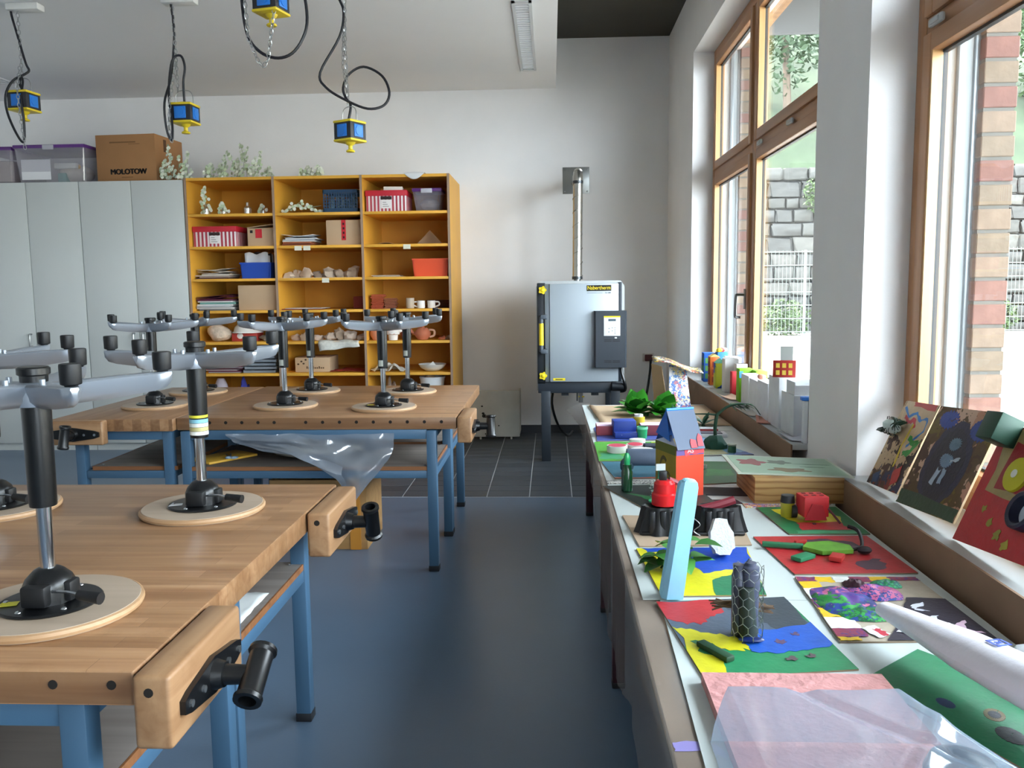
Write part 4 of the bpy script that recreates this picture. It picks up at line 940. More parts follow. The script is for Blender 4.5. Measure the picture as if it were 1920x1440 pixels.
def cube(loc, rz, s, label, cable, chains, bail=True):
    r = T('power_cube', label, 'power socket', loc, 0, 'hanging power cubes')
    q = RZ(rz); h = s*.5
    B().box(-h*.94, -h*.94, -h*.72, h*.94, h*.94, h*.62, s*.03, mtx=q).out('body', CBLK, r)
    b = B(); b.box(-h, -h, h*.6, h, h, h*.82, s*.05, mtx=q).lathe([(h*.75, h*.8), (h*.55, h*.92), (.02, h*.98), (0, h*.98)], 12, mtx=q); b.out('top_plate', CYEL, r)
    b = B(); b.box(-h, -h, -h*.92, h, h, -h*.7, s*.05, mtx=q); b.out('bottom_plate', CYEL, r)
    B().lathe([(0, -h*1.72), (s*.17, -h*1.72), (s*.19, -h*1.66), (s*.17, -h*1.58), (s*.09, -h*1.5), (s*.085, -h*1.2), (s*.18, -h*1.08), (s*.22, -h*.92), (0, -h*.9)], 18).out('pull_knob', CYEL, r)
    for k in range(4):
        m = q @ RZ(k*math.pi/2)
        so = B().box(-h*.52, -h*1.02, -h*.56, h*.52, -h*.9, h*.46, s*.02, mtx=m); so.lathe([(h*.42, 0), (h*.42, h*.05), (h*.36, h*.06), (0, h*.06)], 18, mtx=m @ TR(0, -h*1.02, -h*.03) @ RX(R(90))); so.out('socket_cover', CBLU, r)
    if bail: B().tube([q @ V((-h*.8, 0, h*.8)), q @ V((-h*.75, 0, h*1.6)), q @ V((-h*.4, 0, h*1.95)), q @ V((h*.4, 0, h*1.95)), q @ V((h*.75, 0, h*1.6)), q @ V((h*.8, 0, h*.8))], s*.02, 6, 3).out('bail', CHN, r)
    B().tube([V((x, y, z)) for x, y, z in cable], .0078, 8, 5).out('cable', M('14141c', .45), r)
    for c in chains: b = B(); chain(b, c); b.out('chain', CHN, r)
    zc = 3.372-loc[2]; cx = chains[0][0]
    B().box(cx[0]-.06, cx[1]-.04, zc-.045, cx[0]+.16, cx[1]+.05, zc-.0005, .008).out('ceiling_rose', M('dcdcd8', .5), r)
f = .0034
cube((-1.221, 5.3, 2.427), R(-30), .145, 'hanging power cube with the cable coiled into a wide loop, nearest the ceiling edge',
     [(-.03, .02, .94), (-.045, .01, .8), (-.015, 0, .70), (-.04, -.02, .55), (-.16, -.04, .34), (-.125, -.05, .25), (-.01, -.05, .175), (.12, -.03, .125), (.215, .0, .15), (.245, .02, .23), (.20, .03, .33), (.09, .03, .385), (.0, .02, .34), (-.035, .01, .26), (-.02, 0, .20), (.01, 0, .155), (-.005, 0, .07)],
     [[(.0, 0, .94), (-.012, 0, .5), (-.005, 0, .15)], [(-.012, 0, .66), (-.03, 0, .4), (.0, 0, .15)]])
cube((-2.409, 5.7, 2.634), R(-3), .15, 'hanging power cube in the middle of the row above the carton',
     [(-.06, 0, .735), (-.045, 0, .55), (-.055, 0, .40), (-.07, -.03, .22), (-.09, -.1, .05), (-.085, -.1, -.12), (-.06, -.09, -.185), (-.05, -.09, -.1), (-.075, -.06, .12), (-.06, -.02, .33), (-.01, 0, .37), (.015, 0, .30), (.0, 0, .2), (0, 0, .07)],
     [[(-.05, 0, .735), (-.04, 0, .4), (-.04, 0, .14)], [(-.04, 0, .35), (-.055, -.1, .05), (-.07, -.1, -.1), (-.055, -.1, -.2)]])
cube((-3.526, 5.75, 2.747), R(-6), .15, 'hanging power cube at the left end of the row',
     [(-.02, 0, .62), (-.045, 0, .58), (-.01, 0, .42), (.03, 0, .25), (.05, 0, .2), (.03, -.02, .17), (-.03, -.06, .12), (-.06, -.1, .02), (-.055, -.1, -.1), (-.0, -.1, -.24), (.035, -.09, -.28), (.045, -.09, -.15), (.03, -.08, 0), (.02, -.03, .12), (-.01, 0, .16), (-.02, 0, .11), (0, 0, .07)],
     [[(.0, 0, .62), (.0, 0, .35), (.0, 0, .14)], [(.0, -.02, .22), (.02, -.1, .05), (.03, -.1, -.12), (.045, -.1, -.33)]])
cube((-1.392, 4.4, 2.905), R(-14), .14, 'hanging power cube cut off by the top edge, its cable hanging in a big loop',
     [(-.02, 0, .465), (-.1, 0, .36), (-.135, 0, .2), (-.14, -.02, .0), (-.115, -.03, -.17), (-.05, -.04, -.255), (.04, -.04, -.285), (.12, -.03, -.25), (.18, -.02, -.14), (.175, 0, 0), (.14, 0, .14), (.09, 0, .22), (.03, 0, .2), (0, 0, .07)],
     [[(-.02, 0, .465), (-.01, 0, .3), (-.005, 0, .14)], [(-.1, -.06, .3), (-.105, -.08, .0), (-.095, -.08, -.2), (-.05, -.08, -.31), (-.025, -.08, -.335), (.0, -.08, -.3), (.03, -.07, -.1), (.035, -.04, .0)]])
# ------------------------------------------------------------------ two tables under the windows
MAR = M('3a1420', .45); TZ = .6675
def table(y0, y1, legs, label):
    r = T('table', label, 'table', (.21, y0, 0), 0)
    B().box(.207, y0, .632, 1.03, y1, .659, .003).out('table_top', M('b9a58c', .5), r, w=True)
    for x in (.215, .97):
        for y in legs:
            B().box(x, y, .02, x+.045, y+.045, .632, .003).out('leg', MAR, r, w=True)
            B().box(x-.001, y-.001, 0, x+.046, y+.046, .022, .003).out('leg_foot', RUB, r, w=True)
    B().box(.225, legs[0], .57, .245, legs[-1], .63).box(.985, legs[0], .57, 1.005, legs[-1], .63).out('apron_rail', MAR, r, w=True, ang=0)
    return r
table(3.52, 5.80, (3.735, 5.38), 'long table with dark red legs under the far window')
table(1.05, 3.505, (1.3, 3.0), 'long table with dark red legs under the near window')
# plastic and kraft cover hanging over the aisle side
def drape(u, v):
    y = 1.02+u*4.86
    n1 = noise.noise(V((y*2.3, v*1.2, 1.0))); n2 = noise.noise(V((y*6, v*3, 4))); n3 = noise.noise(V((y*17, v*6+y*4, 7)))
    ks = ((1.0, .20), (1.6, .17), (1.8, .12), (2.05, .20), (2.3, .29), (2.7, .27), (3.1, .20), (3.42, .16), (3.56, .05), (4.0, .085), (4.6, .09), (5.3, .07), (5.6, .045), (5.95, .04))
    drop = next(a[1]+(c[1]-a[1])*(y-a[0])/(c[0]-a[0]) for a, c in zip(ks, ks[1:]) if y <= c[0])+.015*n1
    s = v*1.25-.25; far = max(0, min(1, (y-3.5)*8)); end = max(0, (y-5.35)/.5)
    if s < 0: return V((.215+(-s)*.2, y, .6605+.001*n2))
    return V((.2035-(.030-.004*far)*math.sin(min(1, s*1.6)*1.57)-.014*n1*s-.012*n2*s-.006*n3*s-.075*end*s, y, .660-drop*s*s**.3+.004*n2*s))
cv = T('table_cover', 'crumpled plastic and kraft paper cover hanging over the table edges', 'cover', (.2, 3.4, .66))
B().grid(drape, 220, 20).out('plastic_sheet', sheer('b0aaa5', .42, .07, .18), cv, w=True, thick=0)
def kraft(u, v):
    y = 1.04+u*4.6; n1 = noise.noise(V((y*2.1, v, 9.0))); s = v*1.4-.4
    return V((.2085+v*.12, y, .6600+.0004*n1))
B().grid(kraft, 80, 8).out('kraft_paper', M('a08c78', .8, n=.12, ns=5), cv, w=True)
tag(B().prism([(.245, .0), (1.03, 0), (1.03, 1.09), (.275, 1.09)], .6612, .6642, TR(0, 1.05, 0)).out('white_sheet', M('c3ccca', .5)), 'white board sheet covering the nearest part of the table', 'sheet')
tag(B().prism([(.232, 0), (1.03, 0), (1.03, 1.30), (.225, 1.30)], .6612, .6635, TR(0, 2.145, 0)).out('white_sheet', M('c3ccca', .5)), 'white board sheet under the red and green art boards', 'sheet')
tag(B().prism([(.225, 0), (1.03, 0), (1.03, 1.26), (.21, 1.26)], .6612, .6635, TR(0, 3.455, 0)).out('white_sheet', M('c3ccca', .5)), 'white board sheet around the orange carton house', 'sheet')
tag(B().prism([(.215, 0), (1.03, 0), (1.03, 1.06), (.205, 1.06)], .6612, .6635, TR(0, 4.725, 0)).out('white_sheet', M('c3ccca', .5)), 'white board sheet at the far end of the table', 'sheet')
def wob(poly, a, sub=4, sd=1.):
    o = []; n = len(poly)
    for i in range(n):
        p, q = V(poly[i]), V(poly[(i+1) % n]); L = (q-p).length
        if L < 1e-6: continue
        t = V((-(q-p).y, (q-p).x))/L
        for k in range(sub):
            s = k/sub; w_ = 0 if (k == 0) else a*noise.noise(V((p.x*7+s*5+sd, p.y*7+q.x*3, sd*3.1)))*2
            pp = p.lerp(q, s)+t*w_; o.append((min(1, max(0, pp.x)), min(1, max(0, pp.y))))
    return o
B().prism(wob([(.0, 0), (1, .1), (1, .9), (.5, 1), (0, .8)], .05, 4), .6608, .6611, TR(.21, 1.42, 0) @ Matrix.Diagonal((.05, .035, 1, 1))).out('paint_stain', M('8f86c4', .7), bpy.data.objects['table.001'], w=True, ang=0)
def board(name, label, c, base, patches=(), z=None, th=.0035, cat='artwork', a=.025, edge='8a7660', curl=0.):
    """flat board from four corners (near-left, near-right, far-right, far-left) with painted areas in uv"""
    z = TZ-.003 if z is None else z
    o = V((sum(p[0] for p in c)/4, sum(p[1] for p in c)/4)); r = T(name, label, cat, (o.x, o.y, z))
    c = [V(p)-o for p in c]
    mp = lambda u, v: (c[0].lerp(c[1], u)).lerp(c[3].lerp(c[2], u), v)
    B().prism([tuple(p) for p in c], 0, th).out('board', M(edge, .85) if isinstance(edge, str) else edge, r)
    allp = [([(0, 0), (1, 0), (1, 1), (0, 1)], base)]+list(patches)
    for i, (poly, mt) in enumerate(allp):
        if i: poly = wob(poly, a, 4, i*1.7+o.x*9)
        pl = [tuple(mp(*p)) for p in poly]
        q = []
        for p in pl:
            if not q or (V(p)-V(q[-1])).length > 1e-5: q.append(p)
        B().prism(q, th+i*.00022, th+i*.00022+.00045).out('paint_patch', mt if not isinstance(mt, str) else M(mt, .5, n=.10, ns=24, b=.12, bs=90), r, ang=0)
    return r, mp, z+th+.002
# --- near board with the wire tower
r, mp, zt = board('art_board', 'painted cardboard in red, grey, yellow, blue and green with a wire tower', [(.308, 1.687), (.637, 1.736), (.594, 2.153), (.262, 2.114)], '1e7d50', [
    ([(0, .36), (.3, .3), (1, .42), (.96, 1), (0, 1)], '4d5a6b'), ([(.42, 1), (1, 1), (.97, .56), (.72, .52), (.62, .68), (.55, .8)], '353f48'),
    ([(0, .74), (.12, .64), (.24, .66), (.32, .74), (.45, .8), (.45, 1), (0, 1)], 'b02a30'),
    ([(0, .62), (.12, .58), (.2, .52), (.3, .5), (.4, .42), (.42, .3), (.36, .27), (.26, .31), (.18, .34), (.2, .18), (.16, 0), (0, 0)], 'c9c31c'),
    ([(.42, .34), (.45, .52), (.72, .52), (1, .6), (1, .3), (.8, .24), (.62, .22), (.42, .26)], '1552b0'),
    ([(.06, .42), (.2, .38), (.24, .16), (.1, .26)], '1e6a40'), ([(.64, .38), (.7, .38), (.69, .34), (.63, .34)], '59405c'), ([(.78, .46), (.84, .46), (.83, .42), (.78, .42)], '59405c'), ([(.60, .16), (.67, .17), (.66, .13), (.6, .13)], '5a4a50'), ([(.76, .18), (.81, .18), (.8, .15), (.75, .15)], '5a4a50')], curl=1)
a_, b_ = mp(.11, .36), mp(.23, .15)
B().box(-.05, -.012, 0, .05, .012, .014, .004, mtx=TR((a_.x+b_.x)/2, (a_.y+b_.y)/2, .004) @ RZ(math.atan2(b_.y-a_.y, b_.x-a_.x))).out('green_stick', M('123d22', .6), r)
tw = T('wire_tower', 'cylinder of hexagonal chicken wire around dark tubes on the nearest art board', 'sculpture', (.44, 1.885, .6695))
b = B(); n, rr_, hh = 9, .034, .021
for i in range(n):
    for j in range(8):
        a0 = 2*math.pi*(i+.5*(j % 2))/n; da = math.pi/n; z0 = .004+j*hh
        P_ = lambda a, z: V((rr_*math.cos(a), rr_*math.sin(a), z))
        b.tube([P_(a0, z0), P_(a0, z0+hh*.55)], .0011, 3); b.tube([P_(a0, z0+hh*.55), P_(a0+da, z0+hh)], .0008, 3); b.tube([P_(a0, z0+hh*.55), P_(a0-da, z0+hh)], .0008, 3)
o = b.out('chicken_wire', M('9aa29c', .35, .8), tw); o['kind'] = 'stuff'
B().cyl((.004, 0, 0), (-.004, .004, .12), .02, .017, n=16).out('dark_core', M('1d2a24', .6), tw)
B().lathe([(0, .0), (.018, 0), (.019, .10), (.021, .105), (.021, .145), (.019, .147), (.019, .16), (.012, .163), (.012, .17), (0, .17)], 20, (.01, .02, .002)).out('grey_roll', M('4a4f62', .45), tw)
b = B(); b.lathe([(0, 0), (.014, 0), (.015, .14), (.011, .15), (.013, .165), (0, .166)], 12, (-.018, .022, .002)); b.box(-.004, -.003, 0, .004, .003, .03, .002, mtx=TR(-.008, .022, .155) @ RY(R(35))); b.out('taped_stick', M('3c4050', .3, n=.2, ns=30), tw)
B().ball((.005, -.02, .006), (.03, .012, .006), 10).out('glue_blob', M('10235a', .3), tw)
b = B()
for i in range(12): b.tube([(-.075+random.uniform(0, .02), .06+random.uniform(-.012, .012), .06+random.uniform(-.012, .012)), (-.01, .045+random.uniform(-.01, .01), .065+random.uniform(-.012, .012)), (.05+random.uniform(0, .02), .04+random.uniform(-.012, .012), .055+random.uniform(-.01, .01))], .0022, 4)
b.out('twig_bundle', M('6b5540', .8, n=.3, ns=30), tw)
# --- yellow / blue board with ivy, foam obelisk, foam chunk
r, mp, zt = board('art_board', 'yellow, blue and green painted board behind the wire tower', [(.282, 2.156), (.553, 2.166), (.594, 2.575), (.256, 2.562)], 'cdc61e', [
    ([(.15, 1), (1, 1), (1, .42), (.72, .5), (.5, .42), (.45, .6), (.3, .8)], '1648b0'), ([(0.05, 1), (.3, 1), (.25, .9), (.08, .9)], '1648b0'),
    ([(.52, 0), (1, 0), (1, .4), (.85, .42), (.7, .36), (.55, .28)], '1b7048')])
ob = T('foam_obelisk', 'tall light blue foam obelisk standing on the yellow board', 'foam block', (.305, 2.155, zt-.0008))
b = B(); rows = []
for z, hw, hd in ((0, .027, .03), (.06, .0262, .029), (.15, .0245, .026), (.24, .0242, .023), (.285, .0235, .021), (.298, .0205, .017), (.305, .008, .006)):
    rows.append([b.bm.verts.new((sx*hw+z*.15, sy*hd+z*.05, z+(.006*noise.noise(V((sx*3, sy*2, z*30))) if z > .25 else 0))) for sx, sy in ((-1, -.55), (-.55, -1), (1, -1), (1, 1), (-1, 1))])
for p, q in zip(rows, rows[1:]):
    for i in range(5): b.bm.faces.new((p[i], p[(i+1) % 5], q[(i+1) % 5], q[i]))
b.bm.faces.new(rows[-1]); b.bm.faces.new(rows[0][::-1]); b.out('foam_shaft', M('93d0ea', .75, n=.03, ns=30), ob, ang=20)
b = B(); lump(b, (.042, .012, .3), (.018, .014, .008), 4, 8); b.out('broken_tip', M('9ad6ec', .8), ob)
ft = B().prism(wob([(.25, .02), (.75, 0), (.95, .2), (.9, .6), (.7, .98), (.3, 1), (.1, .6), (.12, .2)], .03, 3), -.022, .022, RX(R(72)) @ TR(-.04, 0, 0) @ Matrix.Diagonal((.085, .105, 1, 1)))
for v in ft.bm.verts: v.co += V((1, 1, 1))*.004*noise.noise(v.co*40)
tag(ft.out('foam_chunk', M('d2d6d6', .9, b=.4, bs=120), loc=(.495, 2.475, zt-.001+.008)), 'white chunk of polystyrene leaning on the blue painted board', 'foam')
def leafshape(b, p, d, up_, l, wd, bend=.3, mi=0):
    """one pointed leaf with a bent midrib"""
    d = V(d).normalized(); sd_ = d.cross(V(up_)).normalized(); nn = sd_.cross(d)
    row = []
    for t, k in ((0, .08), (.25, .8), (.5, 1), (.75, .7), (1, .03)):
        c = V(p)+d*l*t-nn*bend*l*t*t
        row.append([b.bm.verts.new(c-sd_*wd*k+nn*wd*.25*k), b.bm.verts.new(c), b.bm.verts.new(c+sd_*wd*k+nn*wd*.25*k)])
    for q, w_ in zip(row, row[1:]):
        for i in (0, 1): b.bm.faces.new((q[i], q[i+1], w_[i+1], w_[i])).material_index = mi
iv = T('ivy_sprig', 'sprig of green ivy leaves behind the light blue foam obelisk', 'plant', (.345, 2.36, zt))
GRN = [M(c, .45, n=.15, ns=14) for c in ('3a7a33', '2c6229', '4f9040')]
for i in range(26):
    a = i*2.4; l = random.uniform(.05, .075); h = random.uniform(.01, .085)
    b = B(); d = V((math.cos(a), math.sin(a)*.7, random.uniform(-.2, .6))); leafshape(b, (random.uniform(-.055, .055), random.uniform(-.03, .03), h), d, (0, 0, 1), l, l*.42, .3)
    b.out('leaf', GRN[i % 3], iv, ang=60)
B().tube([(-.04, 0, .004), (0, 0, .05), (.05, .01, .06)], .003, 5, 3).out('stem', GRN[1], iv)
# --- kraft board with black castle tray
r, mp, zt = board('art_board', 'brown cardboard sheet under the black mould castle', [(.268, 2.585), (.616, 2.603), (.642, 2.911), (.245, 2.945)], M('b09a82', .8, n=.06, ns=6), [], edge='a08a72')
ct = T('mould_castle', 'black ribbed plastic mould with two towers like a castle', 'sculpture', (.45, 2.74, zt-.001))
CK = M('0a0b0d', .4)
b = B()
for sx in (-1, 1):
    cx = sx*.09; rows = []
    for z, hw, hd in ((0, .09, .06), (.01, .086, .056), (.05, .074, .046), (.088, .066, .04)):
        rows.append([b.bm.verts.new((cx+hw*math.cos(t)*(1+.07*math.cos(10*t)), hd*math.sin(t)*(1+.07*math.cos(10*t))+.0, z+(.008*math.sin(5*t) if z > .09 else 0))) for t in [k*2*math.pi/40 for k in range(40)]])
    rows.append([b.bm.verts.new((cx+.04*math.cos(t), .024*math.sin(t), .075)) for t in [k*2*math.pi/40 for k in range(40)]])
    for p, q in zip(rows, rows[1:]):
        for i in range(40): b.bm.faces.new((p[i], p[(i+1) % 40], q[(i+1) % 40], q[i]))
    b.bm.faces.new(rows[-1])
    for k in range(3): b.box(cx-.05+k*.035, -.05, .0, cx-.03+k*.035, -.028, .08, .004, mtx=None)
b.box(-.165, -.05, 0, .165, .05, .012, .004)
b.out('ribbed_mould', CK, ct, ang=50)
B().lathe([(0, .09), (.042, .09), (.041, .125), (.036, .13), (.034, .16), (.025, .17), (0, .171)], 20, (-.085, .01, 0)).out('red_cap', M('c3181c', .25), ct)
B().box(-.012, -.008, .165, .012, .008, .2, .002, mtx=TR(-.09, .01, 0)).out('black_flag', CK, ct)
B().tube([(.03, .0, .075), (.09, .0, .09), (.14, .005, .105)], .014, 8, 2).tube([(-.07, .02, .17), (-.03, .03, .15), (.0, .03, .12)], .009, 8, 2).out('red_tube', M('7a2632', .5), ct)
B().tube([(.0, -.055, .06), (.02, -.06, .04), (.0, -.06, .02), (.02, -.062, .005)], .0016, 5, 4).out('wire', M('9a9a98', .3, .7), ct)
# --- dark green board with bottles
r, mp, zt = board('art_board', 'black-green painted board with green bottles on it', [(.353, 2.985), (.62, 3.03), (.56, 3.42), (.202, 3.391)], M('13201a', .5, n=.2, ns=18), [([(.1, .7), (.3, .55), (.62, .2), (.5, .15), (.2, .45)], '14632f')])
def gbottle(x, y, z, r_, h, label, col='0f4a28', cap=None):
    q = T('green_bottle', label, 'bottle', (x, y, z)); mt = M(col, .15, sp=.6)
    B().lathe([(0, .001), (r_, .001), (r_, h*.72), (r_*.82, h*.8), (r_*.8, h), (0, h)], 16).out('bottle_body', mt, q)
    if cap: B().lathe([(r_*.5, h), (r_*.6, h+.03), (r_*.3, h+.045), (0, h+.045)], 12).out('bottle_top', M(cap, .2), q)
gbottle(.292, 3.30, zt, .022, .105, 'dark green bottle with lighter green top on the black-green board', '0d3a20', '2aa060')
gbottle(.400, 3.12, zt, .013, .12, 'clear green plastic tube with a grey card flag', '2c9a66')
B().box(-.018, -.001, .12, .018, .001, .145, mtx=RZ(.2)).out('card_flag', M('aeb4b2', .6), bpy.data.objects['green_bottle.001'], ang=0)
b = B(); leaves(b, (0, 0, .05), (.016, .016, .05), 60, .006); 
o = b.out('foil_strip', M('b9beb9', .3, .5), bpy.data.objects['green_bottle.001'], loc=(-.025, 0, 0), ang=0); o['kind'] = 'stuff'
B().ball((-.025, -.01, .008), (.022, .018, .009), 10).out('green_foil', M('34b07a', .25), bpy.data.objects['green_bottle.001'])
# --- teal board with grey tube
r, mp, zt = board('art_board', 'teal painted board under a grey cardboard tube', [(.262, 3.525), (.60, 3.53), (.58, 3.87), (.225, 3.87)], '2c6e86', [([(0, 0), (1, 0), (1, .06), (0, .06)], 'b0542c')])
tb = T('cardboard_tube', 'grey painted cardboard tube lying on the teal board', 'tube', (.44, 3.64, zt-.001))
B().lathe([(.034, -.15), (.037, -.15), (.037, .15), (.034, .15), (.034, -.15)], 24, mtx=TR(.03, 0, .066) @ RY(R(90)) @ RZ(0)).out('tube_wall', M('5d6b80', .6, n=.1), tb)
b = B(); lump(b, (-.12, -.01, .035), (.03, .03, .034), 2, 8); b.out('tube_support', M('2f4858', .6), tb)
b = B(); lump(b, (.12, .0, .035), (.03, .03, .034), 7, 8); b.out('tube_support', M('2f4858', .6), tb)
# --- bright green board with shapes
r, mp, zt = board('art_board', 'bright green board with pink and white paper shapes', [(.215, 3.885), (.60, 3.89), (.585, 4.375), (.217, 4.371)], '4aa02c', [([(.02, .1), (.3, .1), (.3, .3), (.05, .4)], '3d9a6a'), ([(.7, .6), (1, .7), (1, 1), (.8, 1)], 'a8c81e')])
def shape(x, y, w_, d_, h, mt, top, label, sd=1., round_=True):
    q = T('card_shape', label, 'paper shape', (x, y, zt-.001)); n = 18
    pts = [(w_*(1+.2*noise.noise(V((math.cos(t)+sd, math.sin(t), sd))))*math.cos(t), d_*math.sin(t)) for t in [k*2*math.pi/n for k in range(n)]] if round_ else [(-w_, -d_), (w_, -d_), (w_*.9, d_), (-w_, d_*.9)]
    B().prism(pts, 0, h).out('side_strip', M(mt, .7), q); B().prism([(a*.86, c_*.86) for a, c_ in pts], h, h+.0015).out('top_colour', M(top, .6), q)
shape(.315, 4.10, .05, .05, .032, 'd9d6d2', 'c23a58', 'white-sided shape with a pink top on the left of the green board', 1)
shape(.405, 4.13, .042, .05, .032, 'e0c8cc', 'c8304c', 'pink paper shape in the middle of the green board', 4)
shape(.43, 4.28, .04, .03, .03, 'e6e6e6', 'ececec', 'white paper shape at the back of the green board', 6)
shape(.475, 4.10, .03, .045, .035, '20243a', '272c44', 'navy block on the green board', 2, False)
shape(.54, 4.06, .03, .04, .03, 'cfd8c0', 'd0803a', 'pale shape with an orange top beside the navy block', 8)
shape(.42, 3.95, .05, .03, .045, 'e4e8ea', 'eef0f0', 'white rounded shape behind the grey tube', 3)
# --- pink / blue box model at the back
r, mp, zt = board('art_board', 'blue board with pink long boxes on it', [(.235, 4.40), (.66, 4.44), (.64, 4.86), (.24, 4.83)], '4a5ea8', [])
for (x, y, w_, d_, h, sc_, tc, lb) in ((.285, 4.62, .045, .06, .05, 'a84e5a', 'dcc0d4', 'pink-topped box left of the blue block'), (.56, 4.60, .085, .05, .055, 'a84e5a', 'e0c8dc', 'long pink-topped box right of the yellow roll')):
    q = T('paper_box', lb, 'box', (x, y, zt-.001)); B().box(-w_, -d_, 0, w_, d_, h, .003).out('walls', M(sc_, .7), q); B().box(-w_+.002, -d_+.002, h, w_-.002, d_-.002, h+.002).out('top', M(tc, .7), q, ang=0)
q = T('blue_block', 'blue folded card block with a scribble on the far board', 'box', (.385, 4.56, zt-.001))
B().box(-.06, -.05, 0, .06, .05, .085, .003, mtx=RZ(.06)).box(-.06, -.10, 0, .06, -.05, .03, .003, mtx=RZ(.06)).out('block', M('24429c', .5, n=.1), q)
B().tube([(-.02, -.1012, .02), (0, -.0955, .012), (.02, -.095, .02)], .0015, 4, 3).out('scribble', M('b8c4e0', .6), q)
q = T('paper_roll', 'yellow paper roll with a white end behind the blue block', 'roll', (.475, 4.66, zt-.001)); B().lathe([(0, .001), (.033, .001), (.033, .085), (.024, .087), (0, .06)], 20).out('roll', M('b9a41e', .6), q); B().lathe([(.024, .085), (.024, .1), (.018, .1), (.018, .08)], 16).out('inner_roll', M('e2e2de', .6), q)
q = T('green_cup', 'small green foil cup beside the blue block', 'cup', (.475, 4.47, zt-.001)); B().lathe([(0, .001), (.024, .001), (.028, .06), (.025, .06), (.022, .005), (0, .005)], 16).out('cup_wall', M('2aa068', .3), q); B().lathe([(.0265, .05), (.0295, .05), (.0295, .062), (.025, .062)], 16).out('rim', M('7fd8b0', .3), q)
# --- carton house
hs = T('carton_house', 'orange and yellow painted drink carton house with a grey gable roof', 'carton house', (.495, 3.30, TZ-.0035))
OR = M('d9472a', .5, n=.08, ns=9, st=(1, 1, .1)); OC = M('9c8212', .45, n=.12, ns=10)
# plan corners: left (-.08,.14) near edge (-.03,-.115) right (.078,-.04)
A_, N_, R_ = V((-.085, .05)), V((-.028, -.105)), V((.082, -.062)); Bk = A_+(R_-N_)
zw = .20
def wall(b, p, q, z0, z1, mi=0): b.quad((p.x, p.y, z0), (q.x, q.y, z0), (q.x, q.y, z1), (p.x, p.y, z1), mi)
b = B(); wall(b, N_, R_, 0, zw, 0); wall(b, A_, N_, 0, zw, 1); wall(b, R_, Bk, 0, zw, 0); wall(b, Bk, A_, 0, zw, 1); b.out('carton_walls', [OR, OC], hs, ang=0, thick=.002)
eps = .0016
def onface(p, q, poly, z_, off, mt, name):
    d = (q-p); L = d.length; d = d/L; nx = V((d.y, -d.x))
    m4 = Matrix(((d.x, 0, nx.x, p.x+nx.x*off), (d.y, 0, nx.y, p.y+nx.y*off), (0, 1, 0, z_), (0, 0, 0, 1)))
    return B().prism([(u*L, v) for u, v in poly], 0, .0008, m4).out(name, mt, hs, ang=0)
onface(N_, R_, [(0, .165), (1, .165), (1, .2), (0, .2)], 0, eps, M('6a5690', .5), 'violet_band')
onface(N_, R_, wob([(.35, .16), (1, .17), (1, .2), (.2, .2)], .01, 4, 3), 0, eps*1.6, M('d84a52', .5), 'red_paint')
d_ = (R_-N_).normalized(); nx = V((d_.y, -d_.x))
text('letters', 'AS', .024, M('f0d8d4', .6), hs, Matrix(((d_.x, 0, nx.x, N_.x+d_.x*.06+nx.x*.0032), (d_.y, 0, nx.y, N_.y+d_.y*.06+nx.y*.0032), (0, 1, 0, .181), (0, 0, 0, 1))))
onface(A_, N_, [(0, .165), (1, .165), (1, .2), (0, .2)], 0, eps, M('5f6414', .5), 'olive_band')
def ring_(cx, cz, ra, rb, th, a0=0, a1=6.3):
    k = 18; o1 = [(cx+ra*math.cos(a0+(a1-a0)*i/k), cz+rb*math.sin(a0+(a1-a0)*i/k)) for i in range(k+1)]; o2 = [(cx+ra*th*math.cos(a0+(a1-a0)*i/k), cz+rb*th*math.sin(a0+(a1-a0)*i/k)) for i in range(k, -1, -1)]
    return o1+o2
onface(A_, N_, ring_(.42, .10, .2, .05, .7, .8, 5.6), 0, eps, M('5a4a0e', .5), 'dark_curl'); onface(A_, N_, ring_(.62, .055, .16, .04, .65, -1.2, 3.4), 0, eps, M('5a4a0e', .5), 'dark_curl')
# gable roof: grey slope facing the aisle side front, blue ends
e1, e2 = N_, R_; mid1, mid2 = (A_+N_)/2, (Bk+R_)/2; zr = .33
ov = (N_-A_).normalized()*.012
b = B(); b.quad((N_.x+ov.x, N_.y+ov.y, zw-.012), (R_.x+ov.x, R_.y+ov.y, zw-.012), (mid2.x, mid2.y, zr), (mid1.x, mid1.y, zr)); b.out('roof_slope', M('5d6a80', .5, n=.04), hs, thick=.002, ang=0)
b = B(); b.quad((A_.x, A_.y, zw), (mid1.x, mid1.y, zr), (mid2.x, mid2.y, zr), (Bk.x, Bk.y, zw)); b.out('roof_slope', M('2a5aa8', .5), hs, thick=.002, ang=0)
def onroof(u, v): p = (N_+ov).lerp(R_+ov, u); q = mid1.lerp(mid2, u); w_ = p.lerp(q, v); return (w_.x+nx.x*.003, w_.y+nx.y*.003, zw-.012+(zr-zw+.012)*v+.003)
for pl in ([(.5, .02), (.72, .02), (.72, .2), (.55, .24), (.5, .15)], [(.75, .05), (.95, .05), (.97, .28), (.88, .36), (.78, .24)]):
    b = B(); b.bm.faces.new([b.bm.verts.new(onroof(*p)) for p in pl]); b.out('red_paint', M('d84a52', .5), hs, thick=.0008, ang=0)
inn = (mid2-mid1)*.22
b = B(); b.bm.faces.new([b.bm.verts.new(p) for p in ((A_.x, A_.y, zw+.03), (N_.x*.7+A_.x*.3, N_.y*.7+A_.y*.3, zw+.012), (mid1.x, mid1.y, zr))]); b.out('gable', M('1f6ac8', .4), hs, thick=.002, ang=0)
